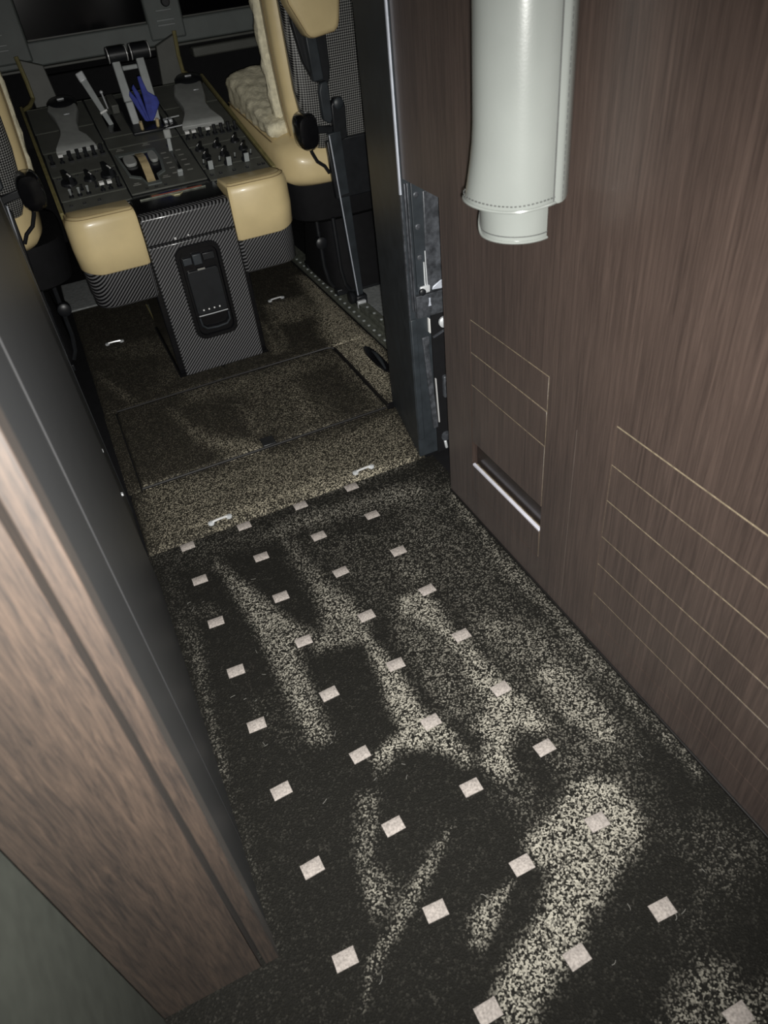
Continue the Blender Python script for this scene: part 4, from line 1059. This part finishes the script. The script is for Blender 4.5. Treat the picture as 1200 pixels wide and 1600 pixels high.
b = MB(); b.box(-0.75, 0.045, 2.02, 2.06, 0.55, 0.808); b.build('knee_panel', 'black_matte', ip)
b = MB(); b.box(0.635, 1.43, 2.02, 2.06, 0.55, 0.808); b.build('knee_panel', 'black_matte', ip)
b = MB(); b.box(0.70, 1.10, 1.95, 2.02, 0.765, 0.80); b.build('knee_bar', 'console', ip, bevel=0.006)

# ================================================================ CREW SEATS
def fluffy(o, amt, seed):
    rnd = random.Random(seed)
    me = o.data
    for v in me.vertices:
        k = math.sin(v.co.x * 61 + seed) * math.sin(v.co.y * 83) * math.sin(v.co.z * 71 + 1)
        v.co += v.normal * (rnd.uniform(-amt, amt) * .6 + amt * k)

def crew_seat(side, label, dx=0.0, chx=0.0, rec=0.0):
    f = (lambda x: x) if side > 0 else (lambda x: 2 * XC - x + dx)
    F = lambda p: Vector((f(p[0]), p[1] - rec * max(0, p[2] - 0.58), p[2]))
    st = thing('crew_seat', label, 'seat', (f(0.97), 1.25, 0), 'crew seats')
    def loft_y(secs, p=4.0, n=40):
        return [[F((x, y, z)) for x, z in sell(0.97 + chx, (zb + zt) / 2, hx, (zt - zb) / 2, p, n)] for y, hx, zb, zt in secs]
    def loft_z(secs, p=3.0, n=40, xc=0.97):
        return [[F((x, y, z)) for x, y in sell(xc, (yb + yf) / 2, hx, (yf - yb) / 2, p, n)] for z, hx, yb, yf in secs]
    b = MB(); b.rings(loft_y([(0.99, 0.15, 0.49, 0.54), (1.0, 0.20, 0.468, 0.57), (1.03, 0.245, 0.455, 0.60), (1.1, 0.262, 0.452, 0.612), (1.2, 0.268, 0.458, 0.628), (1.35, 0.27, 0.475, 0.648),
                               (1.50, 0.27, 0.51, 0.662), (1.58, 0.265, 0.53, 0.668), (1.62, 0.255, 0.56, 0.668), (1.635, 0.23, 0.59, 0.655)]))
    cu = b.build('seat_cushion', 'tan', st, ang=60)
    b = MB(); b.tube([F((0.97 + chx - hx + 0.006, y, zt - 0.012)) for y, hx, zt in ((1.10, .262, .612), (1.2, .268, .628), (1.35, .27, .648), (1.5, .27, .662), (1.57, .266, .668))], 0.0022, 6); b.build('piping', 'tan_dark', cu)
    secs = []
    for i in range(34):
        t = i / 33
        y = 1.13 + 0.515 * t
        zt = 0.618 + 0.247 * (y - 1.1) + 0.022 if y < 1.58 else 0.755 - (y - 1.58) * 0.35
        hx = 0.250 * (1 - 0.2 * max(0, (t - .9) / .1) ** 2)
        secs.append((y, hx, 0.60, zt))
    b = MB(); b.rings(loft_y(secs, 5.0, 110)); fc = b.build('sheepskin_seat_cover', 'fleece', st, ang=180); fluffy(fc, 0.0035, 1)
    fc['label'] = 'cream sheepskin cover on the seat cushion'
    # backrest
    b = MB(); b.rings(loft_z([(0.565, 0.165, 1.06, 1.14), (0.60, 0.185, 1.055, 1.165), (0.70, 0.197, 1.05, 1.165), (0.85, 0.205, 1.05, 1.165), (1.0, 0.208, 1.045, 1.165), (1.2, 0.205, 1.04, 1.16), (1.33, 0.17, 1.04, 1.15), (1.37, 0.12, 1.05, 1.13)], 4.5))
    bk = b.build('backrest', 'tan', st, ang=60)
    b = MB(); b.tube([F((0.97 - hx - .001, 1.10, z)) for z, hx in ((0.60, .185), (0.70, .197), (0.85, .205), (1.0, .208), (1.2, .205))], 0.0018, 6); b.build('piping', 'tan_dark', bk)
    secs = []
    for i in range(44):
        t = i / 43; z = 0.60 + 0.74 * t
        secs.append((z, 0.205 + 0.014 * min(1, t * 3) - 0.06 * max(0, (t - .88) / .12) ** 2, 1.150 + 0.03 * max(0, .25 - t), 1.215 + 0.04 * max(0, .3 - t)))
    b = MB(); b.rings(loft_z(secs, 4.0, 90)); fb = b.build('sheepskin_back_cover', 'fleece', st, ang=180); fluffy(fb, 0.004, 2)
    # carbon shell
    b = MB(); b.rings(loft_z([(0.555, 0.10, 1.02, 1.05), (0.57, 0.13, 1.0, 1.055), (0.62, 0.155, 0.99, 1.06), (0.75, 0.172, 0.985, 1.06), (1.0, 0.180, 0.98, 1.06), (1.25, 0.175, 0.98, 1.06), (1.35, 0.12, 1.0, 1.05)], 4.0, xc=0.965))
    sh = b.build('back_shell', 'carbon_seat', st, ang=60)
    b = MB(); b.prism([(f(x), z) for x, z in ((0.800, 1.22), (0.800, 0.93), (0.818, 0.83), (0.845, 0.77), (0.895, 0.76), (0.905, 0.80), (0.905, 1.22))], 0.968, 0.99, 'y'); b.build('shell_channel', 'black', st, bevel=0.004)
    # stowed armrest
    b = MB()
    ol = [(0.772, 1.24), (0.772, 1.0), (0.778, 0.978), (0.822, 0.900), (0.832, 0.891), (0.846, 0.888), (0.912, 0.896), (0.924, 0.905), (0.930, 0.92), (0.940, 0.975), (0.942, 1.24)]
    mx, mz = 0.857, 1.06
    def sc(k):
        return [(mx + (x - mx) * k, mz + (z - mz) * (1 - (1 - k) * .5)) for x, z in ol]
    b.rings([[F((x, y, z)) for x, z in sc(k)] for k, y in ((0.82, 0.903), (0.92, 0.906), (0.98, 0.914), (1.0, 0.93), (1.0, 0.962), (0.97, 0.970))])
    ar = b.build('stowed_armrest', 'tan', st, ang=60)
    ar['label'] = 'tan leather armrest folded upright behind the seat'
    b = MB(); b.tube([F((x, 0.910, z)) for x, z in sc(0.955)[1:-1]], 0.0013, 6); b.build('seam', 'tan_dark', ar)
    b = MB(); b.bar(F((0.846, 0.955, 0.905)), F((0.856, 0.962, 0.775)), 0.034, 0.022); b.build('armrest_bracket', 'black_paint', st, bevel=0.003)
    b = MB(); b.prism([(f(x), z) for x, z in ((0.853, 0.665), (0.850, 0.745), (0.858, 0.768), (0.880, 0.772), (0.884, 0.75), (0.884, 0.665), (0.875, 0.650))], 0.945, 0.968, 'y'); b.build('hinge_plate', 'black_paint', st, bevel=0.004)
    b = MB(); b.prism([(f(x), z) for x, z in ((0.884, 0.61), (0.886, 0.70), (0.90, 0.722), (0.925, 0.72), (0.935, 0.69), (0.93, 0.60), (0.90, 0.595))], 0.952, 0.975, 'y'); b.build('pivot_arm', 'black', st, bevel=0.004)
    b = MB(); b.lathe(F((0.910, 0.952, 0.704)), [(0.017, 0), (0.017, 0.006), (0.012, 0.01), (0, 0.01)], 18, (0, -1, 0)); b.build('pivot_cap', 'black_paint', st)
    # adjusting knob
    rr = []
    for k, y in ((0.55, 0.905), (0.85, 0.908), (0.98, 0.918), (1.0, 0.935), (1.0, 0.965), (0.9, 0.98)):
        rr.append([F((0.787 + (x) * k, y, 0.647 + z * k)) for x, z in sell(0, 0, 0.035, 0.054, 2.8, 24)])
    b = MB(); b.rings(rr); b.build('recline_knob', 'gloss_black', st)
    b = MB(); b.bar(F((0.80, 0.965, 0.645)), F((0.885, 0.97, 0.63)), 0.022, 0.016); b.build('knob_shaft', 'black', st, bevel=0.003)
    b = MB(); b.tube([F(p) for p in ((0.795, 0.96, 0.605), (0.805, 0.965, 0.575), (0.82, 0.97, 0.545), (0.845, 0.975, 0.525), (0.86, 0.98, 0.50))], 0.006, 8); b.build('cable', 'black', st)
    # strut down to the rail
    b = MB(); b.bar(F((0.884, 0.955, 0.625)), F((0.924, 1.0, 0.03)), 0.044, 0.016, w2=0.026); sp_ = b.build('support_strut', 'black_paint', st, bevel=0.002)
    b = MB(); b.bar(F((0.8635, 0.945, 0.62)), F((0.9125, 0.990, 0.045)), 0.0035, 0.004); b.build('bright_edge', 'alu_strip', sp_)
    b = MB(); b.lathe(F((0.898, 1.005, 0.040)), [(0.022, 0), (0.024, 0.004), (0.024, 0.014), (0.019, 0.018), (0, 0.018)], 18, (-1, 0, 0)); b.build('rail_roller', 'black', st)
    b = MB(); b.box(min(f(0.90), f(0.945)), max(f(0.90), f(0.945)), 0.975, 1.03, 0.013, 0.05); b.build('rail_shoe', 'black', st, bevel=0.006)
    b = MB(); b.rings([[F((x, y, z)) for x, z in ((0.868, 0.415), (0.862, 0.50), (0.858, 0.60), (1.20, 0.60), (1.24, 0.56), (1.24, 0.415))] for y in (0.962, 0.984)]); b.build('rear_frame', 'black', st, bevel=0.004)
    # base
    b = MB(); b.rings([[F((x, y, z)) for x, y in sell(0.985, 1.29, hx, hy, 4, 28)] for z, hx, hy in ((0.30, 0.19, 0.18), (0.32, 0.225, 0.215), (0.44, 0.24, 0.23), (0.455, 0.235, 0.225))]); b.build('seat_pan', 'black_matte', st, ang=50)
    b = MB(); b.rings([[F((x, y, z)) for x, y in sell(0.99, 1.28, hx, hy, 4, 28)] for z, hx, hy in ((0.035, 0.13, 0.2), (0.06, 0.14, 0.2), (0.29, 0.12, 0.15), (0.31, 0.11, 0.14))]); b.build('base', 'black_matte', st, ang=50)
    for x, y in ((0.835, 1.12), (0.875, 1.05)):
        b = MB(); b.tube([F(p) for p in ((x, y, 0.33), (x + 0.004, y, 0.14), (x + 0.014, y, 0.08), (x + 0.03, y, 0.05))], 0.008, 8); b.build('guide_tube', 'black', st)
    b = MB(); b.lathe(F((0.83, 1.10, 0.24)), [(0.022, 0), (0.022, 0.02), (0.015, 0.025), (0, 0.025)], 16, (0, -1, 0)); b.build('base_knob', 'black', st)
    for y in (1.12, 1.46):
        b = MB(); b.box(min(f(0.87), f(1.1)), max(f(0.87), f(1.1)), y - 0.02, y + 0.02, 0.0145, 0.04); b.build('foot', 'black', st, bevel=0.004)
    return st
crew_seat(1, 'tan and carbon-fibre crew seat with sheepskin cover, right of the console')
crew_seat(-1, 'tan crew seat edge with sheepskin, left of the console by the dark panel', 0.05, 0.09, 0.16)

# scattered lint and hairs on the aisle carpet
b = MB()
rnd = random.Random(3)
for i in range(70):
    x = rnd.uniform(-0.06, 0.64); y = rnd.uniform(-1.25, -0.05); a = rnd.uniform(0, 6.28); L = rnd.uniform(0.004, 0.013); cv = rnd.uniform(-1.5, 1.5)
    pts = []
    for k in range(4):
        pts.append((x, y, 0.0022)); x += L / 3 * math.cos(a); y += L / 3 * math.sin(a); a += cv / 3
    b.tube(pts, 0.00045, 4)
lint = b.build('lint', 'lint', origin=(0.3, -0.6, 0.0015))
tag(lint, 'pale hairs and lint scattered over the dark aisle carpet', 'lint')
lint['kind'] = 'stuff'
